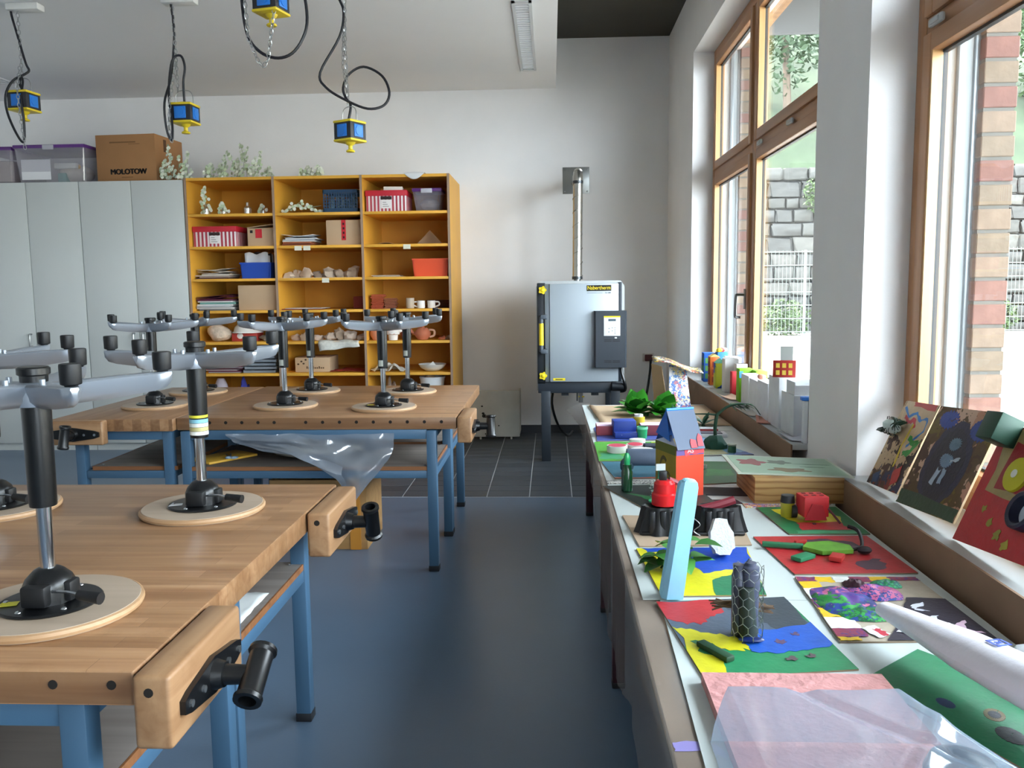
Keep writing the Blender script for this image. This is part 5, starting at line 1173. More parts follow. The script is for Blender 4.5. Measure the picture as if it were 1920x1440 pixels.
b = B(); b.bm.faces.new([b.bm.verts.new(p) for p in ((A_.x, A_.y, zw), (N_.x, N_.y, zw), ((A_.x+N_.x)/2+inn.x, (A_.y+N_.y)/2+inn.y, zw+.03))]); b.out('gable_fold', M('c6d2e8', .4), hs, thick=.002, ang=0)
B().cyl((mid1.x, mid1.y, zr), (mid2.x, mid2.y, zr), .006, n=8).out('ridge', M('2f86d6', .4), hs)
tag(B().prism([(-.1, -.05), (.1, -.03), (.08, .1), (-.09, .08)], 0, .003, RZ(-.2)).out('dark_card', M('2c2a30', .7, n=.2, ns=20), loc=(.66, 3.28, TZ-.0034)), 'dark printed card lying right of the carton house', 'card')
tag(B().prism([(-.12, -.06), (.13, -.04), (.12, .02), (-.1, .03)], 0, .0025, RZ(.1)).out('dark_card', M('3a2028', .7), loc=(.57, 3.145, TZ-.0034)), 'dark red card under the front of the carton house', 'card')
# --- lettering strip sheet
tag(B().box(-.12, -.03, 0, .12, .03, .0025).out('printed_sheet', daub(['e2e2dc', '5a5a5a', 'e2e2dc', '8a8a88'], 60, .7), loc=(.345, 3.47, TZ-.0034), ang=0), 'white sheet with dark print between the teal and black-green boards', 'sheet')
# --- green board behind the carton, sky board with tree
r, mp, zt = board('art_board', 'dark green board right of the carton house', [(.60, 3.42), (.80, 3.46), (.83, 3.86), (.615, 3.88)], '1c5c2c', [([(.2, .3), (.8, .3), (.8, .6), (.3, .6)], '2f7a34')])
q = T('tealight', 'small grey tealight cup on the dark green board', 'candle', (.66, 3.72, zt-.001)); B().lathe([(0, .001), (.018, .001), (.019, .014), (.017, .014), (.016, .008), (0, .008)], 16).out('cup', M('c9cccc', .3, .6), q); B().lathe([(0, .008), (.015, .008), (.015, .0095), (0, .0095)], 14).out('wax', M('2c3a34', .5), q)
r, mp, zt = board('art_board', 'blue and cream board with a wire tree', [(.60, 4.0), (.955, 4.03), (.80, 4.49), (.56, 4.47)], '6d9cc8', [([(0, 0), (.7, .05), (.75, .5), (0, .55)], 'b9b48a'), ([(.75, 0), (1, 0), (1, .15), (.8, .12)], '2c5cb0')])
tr = T('wire_tree', 'small dark green tree with bent branches on the blue board', 'tree model', (.805, 4.19, zt-.001))
TG = M('16402c', .6, n=.2, ns=20)
b = B(); lump(b, (0, 0, .02), (.06, .05, .045), 5, 10)
for v in b.bm.verts: v.co.z = max(v.co.z, 0)
b.out('mound', M('1f4f42', .7, n=.2, ns=18), tr)
B().tube([(0, 0, .03), (-.004, 0, .10), (.004, 0, .17)], .009, 7, 4).out('trunk', TG, tr)
for pts, rr2 in (([(.004, 0, .165), (.05, .01, .20), (.10, .02, .215), (.14, .02, .215)], (.008, .005)), ([(.004, 0, .165), (-.05, .0, .17), (-.12, .01, .168)], (.006, .003)), ([(.1, .02, .215), (.18, .03, .21), (.22, .02, .16)], (.003, .002))): B().tube(pts, .006, 6, 4, rr=rr2).out('branch', TG, tr)
b = B()
for i in range(40): t = random.random(); leafshape(b, (.06+.11*t, .02+random.uniform(-.01, .01), .205+random.uniform(-.008, .012)), (1, random.uniform(-.5, .5), random.uniform(-.5, .2)), (0, 0, 1), .03, .009)
b.out('leaf_tuft', M('2a5c30', .6), tr)['kind'] = 'stuff'
q = T('green_bottle', 'short green glass stub in front of the wire tree', 'bottle', (.862, 4.08, zt-.001)); B().lathe([(0, .001), (.02, .001), (.02, .03), (.014, .035), (.014, .03), (0, .03)], 14).out('glass_stub', M('2c5a40', .3), q); B().lathe([(.014, .034), (.021, .034), (.021, .04), (0, .04)], 12).out('cap', M('a8b0a0', .5), q)
for (x, y, w_, d_, c_, lb) in ((.80, 4.56, .13, .05, 'e4e6ea', 'white strip of card behind the wire tree'), (.82, 4.70, .09, .035, 'a83438', 'red folded card behind the wire tree'), (.72, 4.8, .07, .05, '3e5a62', 'slate blue card behind the carton house')):
    q = T('folded_card', lb, 'card', (x, y, TZ-.0033)); B().box(-w_, -d_, 0, w_, d_, .018, .003).out('fold', M(c_, .6), q); B().box(-w_*.8, -d_*.9, .018, w_*.8, d_*.6, .022, .002).out('flap', M('c9ccd0', .6) if c_ != 'e4e6ea' else M('4a4658', .6), q)
# --- far end: kraft sheet, lettuce-like leaves, A-frame card, fern
tag(B().grid(lambda u, v: V((.245+.045*(1-v)+u*(.78-.04*(1-v))+.006*noise.noise(V((0, v*9, 1)))*(1-u), 4.88+v*.86, .6655+.004*noise.noise(V((u*4, v*4, 2)))+.001+(.006 if u < .05 else 0))), 16, 18).out('kraft_sheet', M('c3a888', .8, n=.05, ns=5), thick=.0015), 'light brown paper sheet at the far end of the table', 'paper')
def leafy(x, y, z, n, l0, label, name='leafy_plant', spread=1., mats=GRN, wk=.4):
    q = T(name, label, 'plant', (x, y, z))
    for i in range(n):
        a = i*2.4+.3; t = i/n; d = V((math.cos(a)*spread*(.3+t), math.sin(a)*spread*(.3+t), 1.15-t*.95)); l = l0*random.uniform(.7, 1.1)
        b = B(); leafshape(b, (0, 0, .008), d, (0, 0, 1) if abs(d.normalized().z) < .9 else (0, 1, 0), l, l*wk*random.uniform(.8, 1.1), .25); b.out('leaf', mats[i % len(mats)], q, ang=70)
    B().cyl((0, 0, 0), (0, 0, .02), .012, .008, n=8).out('stalk', mats[0], q)
LET = [M(c, .4, n=.2, ns=12) for c in ('3f9a2c', '2c7a22', '58b040', '1f5c1e')]
leafy(.53, 5.28, .669, 24, .15, 'bright green leafy plant at the left of the far table end', mats=LET, spread=.8)
leafy(.68, 5.22, .669, 24, .145, 'bright green leafy plant next to the standing painted card', mats=LET, spread=.8)
leafy(.74, 4.95, .669, 18, .11, 'dark green fern-like leaves behind the carton roof', 'fern', 1.4, [M('2c5f34', .5), M('3d7a48', .5)], .16)
leafy(.86, 4.85, .669, 14, .10, 'loose dark fern leaves beside the brown sill board', 'fern', 1.6, [M('35604a', .5), M('274a38', .5)], .14)
af = T('painted_card_tent', 'standing card tent with blue and white scribbles', 'artwork', (.80, 5.32, .669))
SCR = daub(['dfe2ea', '5f8fd0', 'e8e8ec', 'b06a78', 'cfd2e0', '4a6ab0', 'e4d8a0'], 34, .5, 3.)
b = B(); b.prism([(-.075, 0), (.075, 0), (.055, .30), (-.055, .31)], 0, .004, RZ(R(14)) @ FRONT @ RX(R(-10))); b.out('front_panel', SCR, af, ang=0)
b = B(); b.prism([(-.075, 0), (.075, 0), (.055, .30), (-.055, .31)], 0, .004, TR(-.10, .10, 0) @ RZ(R(-62)) @ FRONT @ RX(R(8))); b.out('side_panel', M('b59a7a', .8), af, ang=0)
b = B(); b.grid(lambda u, v: V((-.17+u*.30, -.06+v*.14, .335-u*.07+.012*math.sin(u*6)+.02*v)), 12, 4); b.out('top_card', daub(['3a3a40', 'e0c440', 'b04a30', '44484c', 'd8d8d8', '2e3034'], 40, .5, 7.), af, thick=.004)
# --- wooden box with a game board on it
wb = T('wooden_box', 'plywood box with bold wavy grain under the game board', 'box', (.93, 3.28, TZ-.004))
def boldgrain():
    mt = bpy.data.materials.new('bold_grain'); mt.use_nodes = True; t = mt.node_tree; p = t.nodes['Principled BSDF']
    tc = nod(t, 'ShaderNodeTexCoord'); mpn = nod(t, 'ShaderNodeMapping'); mpn.inputs['Scale'].default_value = (1.0, 1.0, 9.0); t.links.new(tc.outputs['Object'], mpn.inputs[0])
    wv = nod(t, 'ShaderNodeTexWave', bands_direction='Z'); wv.inputs['Scale'].default_value = 1.5; wv.inputs['Distortion'].default_value = 3.5; wv.inputs['Detail'].default_value = 1.0; wv.inputs['Detail Scale'].default_value = 4.0
    t.links.new(mpn.outputs[0], wv.inputs['Vector']); rp = ramp(t, [(.1, 'b08c58'), (.7, 'a98250'), (1, '8a6234')]); t.links.new(wv.outputs[0], rp.inputs[0]); t.links.new(rp.outputs[0], p.inputs['Base Color']); p.inputs['Roughness'].default_value = .5
    return mt
B().box(-.185, -.16, 0, .14, .15, .098, .002).out('box_body', boldgrain(), wb)
gbm = T('game_board', 'pale green game board lying on the wooden box', 'game board', (.90, 3.31, TZ-.004+.099))
c4 = [(-.205, -.13), (.20, -.205), (.205, .13), (-.195, .225)]
B().prism(c4, 0, .004).out('board', M('b9c4b4', .5), gbm)
def gp(u, v): a = V(c4[0]).lerp(V(c4[1]), u); c_ = V(c4[3]).lerp(V(c4[2]), u); return tuple(a.lerp(c_, v))
B().prism([gp(.04, .04), gp(.97, .04), gp(.97, .96), gp(.04, .96)], .004, .0046).out('printed_face', M('8fae96', .45, n=.1, ns=6), gbm, ang=0)
for k, (u, v, ru, rv, c_) in enumerate(((.22, .62, .12, .16, '8a3a42'), (.48, .66, .1, .1, '5a6a5a'), (.5, .25, .17, .1, '7a6a4a'), (.78, .6, .15, .02, '6a8a72'), (.75, .45, .1, .02, '6a8a72'))):
    B().prism([gp(u+ru*math.cos(t)*(1+.25*math.cos(5*t+k)), v+rv*math.sin(t)*(1+.25*math.cos(5*t+k))) for t in [i*2*math.pi/24 for i in range(24)]], .0046, .005).out('print_motif', M(c_, .5), gbm, ang=0)
tag(B().prism(wob([(0, 0), (.3, .02), (.32, .05), (.2, .06), (.1, .045), (-.02, .06)], .0, 3), 0, .002).out('rainbow_strip', daub(['e8e4da', '6a3aa8', 'd8702a', 'e0c030', 'a83a4a', '4a5ac0'], 60, .5, 2.), loc=(.70, 3.06, TZ-.0034)), 'rainbow painted paper strip in front of the wooden box', 'paper')
# --- green board with red tractor
r, mp, zt = board('art_board', 'green board with yellow and red fields carrying a red cardboard tractor', [(.762, 2.719), (1.02, 2.722), (1.02, 3.06), (.736, 3.055)], '1e7344', [([(.15, .9), (.2, .5), (.35, .3), (.8, .35), (.9, .6), (.7, .92)], 'c8bc20'), ([(.22, .12), (.85, .14), (.8, .42), (.25, .38)], 'a82a2c'), ([(.1, 0), (.9, 0), (.85, .1), (.12, .1)], '3f9a6c')], edge='8a7660')
tk = T('card_tractor', 'red cardboard tractor model on the green board', 'model', (.875, 2.885, zt-.001)); TRD = M('c0242a', .5, n=.06)
B().box(-.035, -.04, .018, .05, .035, .088, .003, mtx=RZ(.12)).out('cab', TRD, tk); B().prism([(-.03, 0), (.045, 0), (.03, .05), (-.005, .055)], -.004, .0, TR(0, -.045, .01) @ FRONT).out('front_flap', M('a81e26', .5), tk)
b = B()
for i in range(3):
    for j in range(2): b.box(-.025+i*.026, -.02+j*.03, .0885, -.011+i*.026, -.008+j*.03, .0893)
b.out('roof_slot', M('5a1014', .6), tk, ang=0)
for x, y in ((-.045, .03), (.04, .04)): B().cyl((x-.008, y, .022), (x+.008, y, .022), .022, n=18).out('wheel', M('26282c', .5), tk)
B().lathe([(0, 0), (.022, 0), (.024, .05), (.0, .052)], 14, (-.062, .045, .0)).out('yellow_drum', M('b0a824', .5), tk); B().lathe([(.02, .05), (.025, .05), (.022, .075), (0, .078)], 14, (-.062, .045, .0)).out('drum_top', M('202428', .5), tk)
B().box(-.005, -.06, .0, .005, -.05, .004).tube([(.05, -.03, .05), (.085, -.06, .004)], .004, 5).out('drawbar', M('5a2028', .6), tk)
# --- red board with turtle
r, mp, zt = board('art_board', 'red painted board with a green paper turtle', [(.671, 2.331), (1.013, 2.345), (1.0, 2.70), (.64, 2.688)], 'b3242a', [([(.32, .86), (.55, .92), (.8, .82), (.86, .55), (.72, .62), (.5, .78)], '4a2f42'), ([(.62, .28), (.85, .34), (.8, .12), (.62, .08)], '4a2f42')])
tu = T('paper_turtle', 'green cardboard turtle figure with stick legs on the red board', 'paper figure', (.825, 2.53, zt-.001))
B().prism([(-.075, 0), (-.05, .045), (.02, .06), (.07, .02), (.065, -.03), (-.03, -.045)], .004, .016).out('shell', M('5f9a2c', .6, n=.2, ns=30), tu)
B().box(-.06, -.012, .0, .06, .012, .012, .002, mtx=TR(-.125, .035, .004) @ RZ(R(-12))).out('limb', M('1c6a44', .6), tu); B().box(-.035, -.018, .0, .035, .018, .012, .002, mtx=TR(-.095, -.075, .002) @ RZ(R(38))).out('limb', M('1f7a50', .6), tu)
B().box(-.025, -.018, .0, .025, .018, .014, .002, mtx=TR(.0, -.08, .002) @ RZ(R(60))).out('limb', M('b8302c', .6), tu); B().box(-.02, -.006, .0, .02, .006, .012, .002, mtx=TR(-.06, .075, .002) @ RZ(R(20))).out('limb', M('b8302c', .6), tu)
B().tube([(.07, -.01, .01), (.10, .0, .018), (.105, .05, .05), (.085, .08, .055)], .006, 6, 3).out('hook_tail', M('1d1a1e', .5), tu); B().ball((.10, -.02, .012), (.022, .016, .012), 10).out('head', M('2c2228', .6), tu)
# --- dragon board
W_, Yw, Pm = 'e6e6e2', 'e0b81c', daub(['8a2c4a', '5a2a70', '8a2c4a'], 50, .5)
r, mp, zt = board('art_board', 'board with chequered border and a green and purple painted dragon', [(.644, 1.874), (.998, 1.885), (.99, 2.306), (.665, 2.309)], 'b0a592', [
    ([(.0, 1), (.16, 1), (.16, .9), (0, .9)], Pm), ([(.16, 1), (.3, 1), (.3, .9), (.16, .9)], Yw), ([(.3, 1), (.44, 1), (.44, .9), (.3, .9)], W_), ([(.44, 1), (.6, 1), (.6, .9), (.44, .9)], Pm), ([(.6, 1), (.76, 1), (.76, .92), (.6, .92)], Yw), ([(.76, 1), (1, 1), (1, .93), (.76, .93)], Pm),
    ([(0, .9), (.16, .9), (.16, .78), (0, .78)], Yw), ([(0, .78), (.16, .78), (.17, .6), (0, .6)], W_), ([(0, .6), (.17, .6), (.18, .46), (0, .46)], Pm), ([(0, .46), (.18, .46), (.18, .32), (0, .32)], Yw), ([(0, .32), (.2, .32), (.2, .16), (0, .16)], W_), ([(0, .16), (.2, .16), (.2, .05), (0, .05)], Pm), ([(0, .05), (.14, .05), (.14, 0), (0, 0)], Yw),
    ([(.58, .4), (.72, .62), (1, .6), (1, 0), (.3, 0), (.45, .2)], '231f30'), ([(.2, .16), (.3, .2), (.36, .08), (.26, .03)], 'e0e0e4'), ([(.26, .15), (.32, .15), (.34, .07), (.3, .05)], 'b8283c'),
    ([(.68, .48), (.8, .54), (.79, .5), (.7, .44), (.78, .4), (.68, .42)], 'dfe2ee'), ([(.62, .28), (.8, .33), (.72, .26), (.82, .22), (.64, .22)], 'dfe2ee'), ([(.84, .2), (.94, .26), (.88, .14), (.97, .08), (.84, .12)], 'd8b8cc'), ([(.6, .1), (.7, .14), (.74, .06), (.62, .04)], 'c8b8dc'), ([(.56, .28), (.66, .32), (.64, .2)], '7a2030'), ([(.4, .1), (.5, .15), (.52, .05)], 'dcdce4')], a=.012)
dg = T('relief_dragon', 'raised dragon relief of green, blue and pink painted paper pulp', 'artwork', (.79, 2.12, zt))
PULP = daub(['1f7a34', '26408a', '2e9a44', '5a3a8a', 'c0608a', '1a5a3c', '24356e'], 28, .45, 4.)
def relief(cx, cy, ex, ey, h, name, sd, mt):
    b = B().grid(lambda u, v: V((cx+(u-.5)*2*ex*math.cos((v-.5)*1.3), cy+(v-.5)*2*ey*(1-.35*abs(u-.5)), .65*h*max(0, math.sin(math.pi*u)*math.sin(math.pi*v))**.6*(1+.6*noise.noise(V((u*6+sd, v*6, sd)))))), 20, 16); b.out(name, mt, dg)
relief(-.055, .0, .075, .11, .022, 'body', 1, PULP); relief(-.03, -.085, .07, .05, .018, 'tail', 3, daub(['1f7a34', '26408a', '2e9a44', '1a5a3c'], 45, .45, 2.)); relief(.04, .06, .07, .06, .024, 'wing', 5, daub(['c0608a', '26408a', '8a4a9a', 'b0567e', '24306a'], 45, .45, 1.)); relief(.095, .12, .04, .03, .02, 'head', 8, daub(['1f7a4a', '2a5a6a', '3aa070'], 50, .45)); relief(.01, .10, .03, .05, .03, 'crest', 9, M('3a1426', .5))
# --- near green board, pink board, bag, paper roll
r, mp, zt = board('art_board', 'dark green board with oval holes lying under the paper roll', [(.807, 1.30), (1.02, 1.52), (.80, 1.838), (.63, 1.69)], '217a52', [(ring_(.28, .62, .06, .05, .02), '18245a'), (ring_(.44, .42, .09, .05, .02), '6a5a3a'), (ring_(.44, .42, .05, .03, .02), '1a1c2c'), (ring_(.28, .3, .09, .07, .02), '2a2430')], a=.004)
tag(B().prism(wob([(0, 0), (1, 0), (1, 1), (0, 1)], .004, 8), 0, .022, TR(.30, 1.10, 0) @ Matrix.Diagonal((.36, .575, 1, 1))).out('pink_panel', M('bd8684', .8, n=.12, ns=25, b=.6, bs=50), loc=(0, 0, TZ-.0028)), 'thick pink plastered panel at the front of the table', 'panel')
bg_ = T('plastic_bag', 'large translucent plastic bag lying over the pink panel', 'bag', (.52, 1.15, .69))
def bagf(u, v):
    x = .266+u*(.372+.17*(1-v)); y = .93+v*.468
    e = max(0, min(1, 16*u, 5*(1-u)))**.5; e2 = max(0, min(1, 20*(1-v)))**.5
    n_ = noise.noise(V((u*2.6, v*2.0, 3))); n2 = max(0, 1-abs(u*1.0-v*.9-.12)*16); n3 = max(0, 1-abs(u+v*.7-1.05)*14)
    z = .693+(.108+.006*n_+.005*n2-.008*n3)*e*e2
    return V((x+.004*n_, y+.006*n_*(1-v), z))
B().grid(bagf, 80, 60).out('bag_film', sheer('a3b8cc', .44, .11, .08), bg_, w=True, ang=60)
B().lathe([(0, .0), (.045, 0), (.052, .02), (.052, .06), (.044, .078), (.02, .086), (0, .087)], 28, (.60, 1.215, .692)).out('dark_pot', M('141a26', .3), bg_, w=True)
B().prism([(-.08, -.05), (.07, -.03), (.05, .06)], 0, .006, TR(.42, 1.12, .705) @ RY(.1)).out('grey_scrap', M('55666e', .5), bg_, w=True)
pr_ = T('paper_roll', 'white paper roll with a blue stamp lying across the boards', 'roll', (.80, 1.68, .70))
ax0, ax1 = V((.745, 1.915, .735)), V((.90, 1.30, .765))
def rollf(u, v):
    p = ax0.lerp(ax1, u); ra = (.021+.025*min(1, u*2.2)+.02*u)*min(1, .35+u*30); d = (ax1-ax0).normalized(); s_ = d.cross(V((0, 0, 1))).normalized(); n_ = s_.cross(d); a = v*2*math.pi
    return p+(s_*math.cos(a)+n_*math.sin(a)*.72)*ra*(1+.05*noise.noise(V((u*6, math.cos(a), math.sin(a)))))
B().grid(rollf, 40, 24).out('rolled_paper', M('e4e2ea', .7, b=.15, bs=60), pr_, w=True, ang=60)
pc = rollf(.55, .27); d = (ax1-ax0).normalized(); s_ = d.cross(V((0, 0, 1))).normalized()
nn_ = s_.cross(d); m4 = Matrix(((d.x, s_.x, nn_.x, pc.x+nn_.x*.002), (d.y, s_.y, nn_.y, pc.y+nn_.y*.002), (d.z, s_.z, nn_.z, pc.z+nn_.z*.002), (0, 0, 0, 1)))
b = B(); h_ = .016
for a, c_ in (((-h_, -h_), (h_, -h_*.7)), ((-h_, h_*.7), (h_, h_)), ((-h_, -h_), (-h_*.7, h_)), ((h_*.7, -h_), (h_, h_))): b.box(a[0], a[1], 0, c_[0], c_[1], .001, mtx=m4)
b.box(-h_*.15, -h_*.5, 0, h_*.15, h_*.5, .001, mtx=m4 @ RZ(.6)).box(-h_*.15, -h_*.5, 0, h_*.15, h_*.5, .001, mtx=m4 @ RZ(-.6)); b.out('blue_stamp', M('3a58b8', .6), pr_, w=True, ang=0)
b = B(); lump(b, (0, 0, .03), (.07, .06, .035), 6, 14, .5); tag(b.out('crumpled_paper', M('e6ebee', .7), loc=(.985, 1.66, .674)), 'white crumpled tissue on the right edge of the nearest table', 'paper')
# ------------------------------------------------------------------ things on the window sill
ZS = .7505
def scarton(x, y, w_, d_, h, cols, label, rz=0., win=None, roof=None, name='painted_carton'):
    q = T(name, label, 'carton', (x, y, ZS), rz)
    B().box(-w_/2, -d_/2, .0005, w_/2, d_/2, h, .003).out('carton_body', cols if not isinstance(cols, str) else M(cols, .6, n=.06, ns=12), q)
    if win:
        for i in range(win[1]):
            for j in range(win[2]):
                u = (i+.5)/win[1]; z = h*(.12+.8*(j+.3)/win[2])
                B().box(-w_/2+w_*u-.2*w_/win[1]*1.3, -d_/2-.0016, z-.02, -w_/2+w_*u+.2*w_/win[1]*1.3, -d_/2-.0002, z+.02).out('painted_window', M(win[0], .6), q, ang=0)
                B().box(-w_/2-.0016, -d_/2+d_*u-.2*d_/win[1]*1.3, z-.02, -w_/2-.0002, -d_/2+d_*u+.2*d_/win[1]*1.3, z+.02).out('painted_window', M(win[0], .6), q, ang=0)
    if roof:
        b = B(); b.prism([(-w_/2, 0), (w_/2, 0), (0, roof[1])], -d_/2, d_/2, TR(0, 0, h) @ Matrix(((1, 0, 0, 0), (0, 0, 1, 0), (0, 1, 0, 0), (0, 0, 0, 1)))); b.out('carton_top', M(roof[0], .6), q, ang=0)
    return q
scarton(1.175, 6.44, .085, .10, .215, '1f62c0', 'blue painted carton with green windows at the far end of the sill', win=('5aa05a', 2, 3))
q = scarton(1.255, 6.36, .075, .09, .225, '2c78d0', 'second blue carton with yellow and red paper on top, next to the window'); 
for i, c_ in enumerate(('d8c030', 'c42a2a', 'e0e0dc')):
    b = B(); lump(b, (-.02+.02*i, -.02+.02*i, .24), (.025, .025, .016), i*2., 7); b.out('paper_crumple', M(c_, .6), q)
scarton(1.17, 6.20, .07, .08, .205, 'c8621e', 'orange and red painted carton on the sill', win=('8a2a1c', 1, 3), roof=('d8c070', .02))
scarton(1.18, 6.02, .075, .09, .175, daub(['1f56b8', 'c8cc34', '1f56b8', 'c8cc34'], 9, .55, 4.), 'blue and lime yellow painted carton on the sill', roof=('7fd0b0', .03))
scarton(1.20, 5.78, .09, .10, .225, 'e2e2e0', 'white tall carton between the yellow and the red one', roof=('e6e6e4', .012))
scarton(1.255, 5.98, .09, .16, .22, 'e8e8e6', 'white carton row next to the window frame behind the yellow one')
scarton(1.185, 5.56, .05, .06, .16, 'b8202c', 'narrow red carton on the sill'); scarton(1.235, 5.62, .07, .08, .205, 'e4e4e6', 'white carton behind the narrow red one')
q = scarton(1.19, 5.30, .085, .085, .205, '7ab81e', 'lime green carton with a red edge on the sill'); B().box(.0426, -.043, .0, .0445, .043, .2).out('red_edge', M('a82a2c', .6), q, ang=0); B().box(-.043, -.0445, .15, -.02, -.0426, .19).out('blue_patch', M('4a9ad0', .6), q, ang=0)
q = scarton(1.26, 5.22, .07, .12, .2, '8ed03a', 'light green carton next to the window'); 
scarton(1.18, 5.06, .085, .19, .19, 'dfe1e1', 'white carton just right of the lime green one'); q = scarton(1.18, 4.84, .09, .2, .185, 'e2e3e4', 'white carton with folded-in top in the middle of the white row')
b = B(); lump(b, (.0, 0, .2), (.025, .03, .014), 4., 8); b.out('orange_scrap', M('d8927a', .6), q)
scarton(1.175, 4.60, .095, .22, .20, 'dcdee0', 'white carton left of the tall white carton')
q = scarton(1.175, 4.36, .10, .2, .255, 'd9dbde', 'tall white carton with a red window model on top')
m_ = T('red_window_card', 'small red card house front with yellow windows on the white carton', 'model', (1.16, 4.30, ZS+.2555)); B().box(-.055, -.006, 0, .055, .006, .085, .001, mtx=RZ(-.25)).out('card', M('a82820', .6), m_)
for i in range(3):
    for j in range(2): B().box(-.04+i*.03, -.0075, .012+j*.036, -.022+i*.03, -.006, .035+j*.036, mtx=RZ(-.25)).out('yellow_window', M('d8b848', .6), m_, ang=0)
B().box(-.02, .0, .085, .04, .004, .155, mtx=RZ(-.25)).out('grey_card', M('b0b4b0', .6), m_, ang=0)
scarton(1.20, 4.12, .14, .22, .20, 'd6d9dc', 'broad white carton next to the pillar'); 
q = T('paper_box', 'open white paper box on the broad white carton', 'box', (1.21, 4.09, ZS+.2012))
b = B().box(-.075, -.07, 0, .075, .07, .004).box(-.075, -.07, .004, -.071, .07, .06).box(.071, -.07, .004, .075, .07, .06).box(-.071, .066, .004, .071, .07, .06).box(-.071, -.07, .004, .071, -.066, .045); b.out('tray', M('dde0e2', .6), q, ang=0)
tag(B().prism([(-.04, 0), (.05, 0), (.06, .2), (-.015, .21)], 0, .004, RZ(.3) @ FRONT @ RX(R(-6))).out('blue_card', M('24409a', .6), loc=(1.26, 3.94, ZS+.2)), 'tall blue card standing beside the pillar', 'card') if False else None
q = T('blue_card', 'tall blue card standing on the sill against the pillar', 'card', (1.285, 3.90, ZS)); B().prism([(-.05, 0), (.045, 0), (.05, .33), (-.02, .34)], 0, .004, RZ(.15) @ FRONT).out('sheet', M('24409a', .6), q, ang=0)
q = T('painted_tube', 'white and dark tube with a blue top at the near end of the carton row', 'tube', (1.155, 3.88, ZS)); B().box(-.012, -.015, .0, .012, .015, .195, .002, mtx=TR(.012, 0, 0)).out('dark_side', M('20242c', .5), q); B().box(-.02, -.016, .0, -.001, .016, .195, .002).out('white_side', M('dcdfe2', .6), q); B().box(-.03, -.02, .195, .035, .02, .212, .003).out('blue_top', M('2a7ad8', .5), q)
for (x, y, rz, c_, lb) in ((1.14, 5.42, .3, 'c8a890', 'tan paper scrap lying on the sill before the red carton'), (1.12, 4.75, .1, 'b9b4aa', 'grey paper lying on the sill before the white cartons'), (1.125, 4.50, -.2, 'b07868', 'reddish card lying on the sill'), (1.135, 4.0, .1, 'a8aab0', 'curled grey paper on the sill beside the tube')):
    tag(B().grid(lambda u, v: V(((u-.5)*.1, (v-.5)*.2, .004+.014*abs(u-.5)*abs(v-.2)*3)), 6, 6).out('paper_scrap', M(c_, .7), loc=(x, y, ZS), rot=(0, 0, rz), thick=.0015), lb, 'paper')
# --- three paintings leaning against the near window
def leaning(name, label, y0, y1, base, patches, skew=0., h=.33, extra=None, dx=0., th=.006):
    """board standing on the sill, leaning back to the glass; u along -y, v up"""
    r_ = T(name, label, 'painting', (1.14+dx, (y0+y1)/2, ZS+.001)); w_ = abs(y0-y1); tilt = math.asin(min(.9, (.140-dx)/h))
    m4 = RX(0) @ Matrix(((0, math.sin(tilt), -math.cos(tilt), 0), (-1, 0, 0, 0), (0, math.cos(tilt), math.sin(tilt), 0), (0, 0, 0, 1))) @ RZ(skew)
    L = lambda u, v: ((u-.5)*w_, v*h)
    low = min((m4 @ V((*L(u, v), 0))).z for u in (0, 1) for v in (0, 1)); m4 = TR(0, 0, -low+.003) @ m4
    B().prism([L(0, 0), L(1, 0), L(1, 1), L(0, 1)], -th, 0, m4).out('panel', M('a58c6c', .8), r_, ang=0)
    for i, (poly, mt) in enumerate([([(0, 0), (1, 0), (1, 1), (0, 1)], base)]+list(patches)):
        pl = [L(*p) for p in (wob(poly, .02, 3, i*2.3) if i else poly)]
        q_ = []
        for p in pl:
            if not q_ or (V(p)-V(q_[-1])).length > 1e-5: q_.append(p)
        B().prism(q_, .0002*i, .0002*i+.0006, m4).out('paint_patch', mt if not isinstance(mt, str) else M(mt, .5, n=.12, ns=20, b=.15, bs=70), r_, ang=0)
    if extra: extra(r_, m4, L)
    return r_
def strip(pts, w_):
    o1, o2 = [], []
    for i, p in enumerate(pts):
        a = V(pts[max(0, i-1)]); c_ = V(pts[min(len(pts)-1, i+1)]); d = (c_-a).normalized(); n_ = V((-d.y, d.x))*w_
        o1.append(tuple(V(p)+n_)); o2.append(tuple(V(p)-n_))
    return o1+o2[::-1]
def wirenest(r_, m4, L):
    b = B()
    for i in range(14): b.tube([m4 @ V((L(.2, .66)[0]+.07*math.cos(t+i)*random.uniform(.6, 1), L(0, .66)[1]+.03*math.sin(t*1.3+i), .03+.02*math.sin(t*2+i))) for t in [k*.7 for k in range(9)]], .0016, 4, 3)
    b.out('wire_nest', M('1f3a2c', .5), r_)['kind'] = 'stuff'
    b = B(); lump(b, m4 @ V((*L(.22, .66), .03)), (.03, .045, .022), 3, 10, .4); b.out('foil_lump', M('c3d4cf', .4), r_)
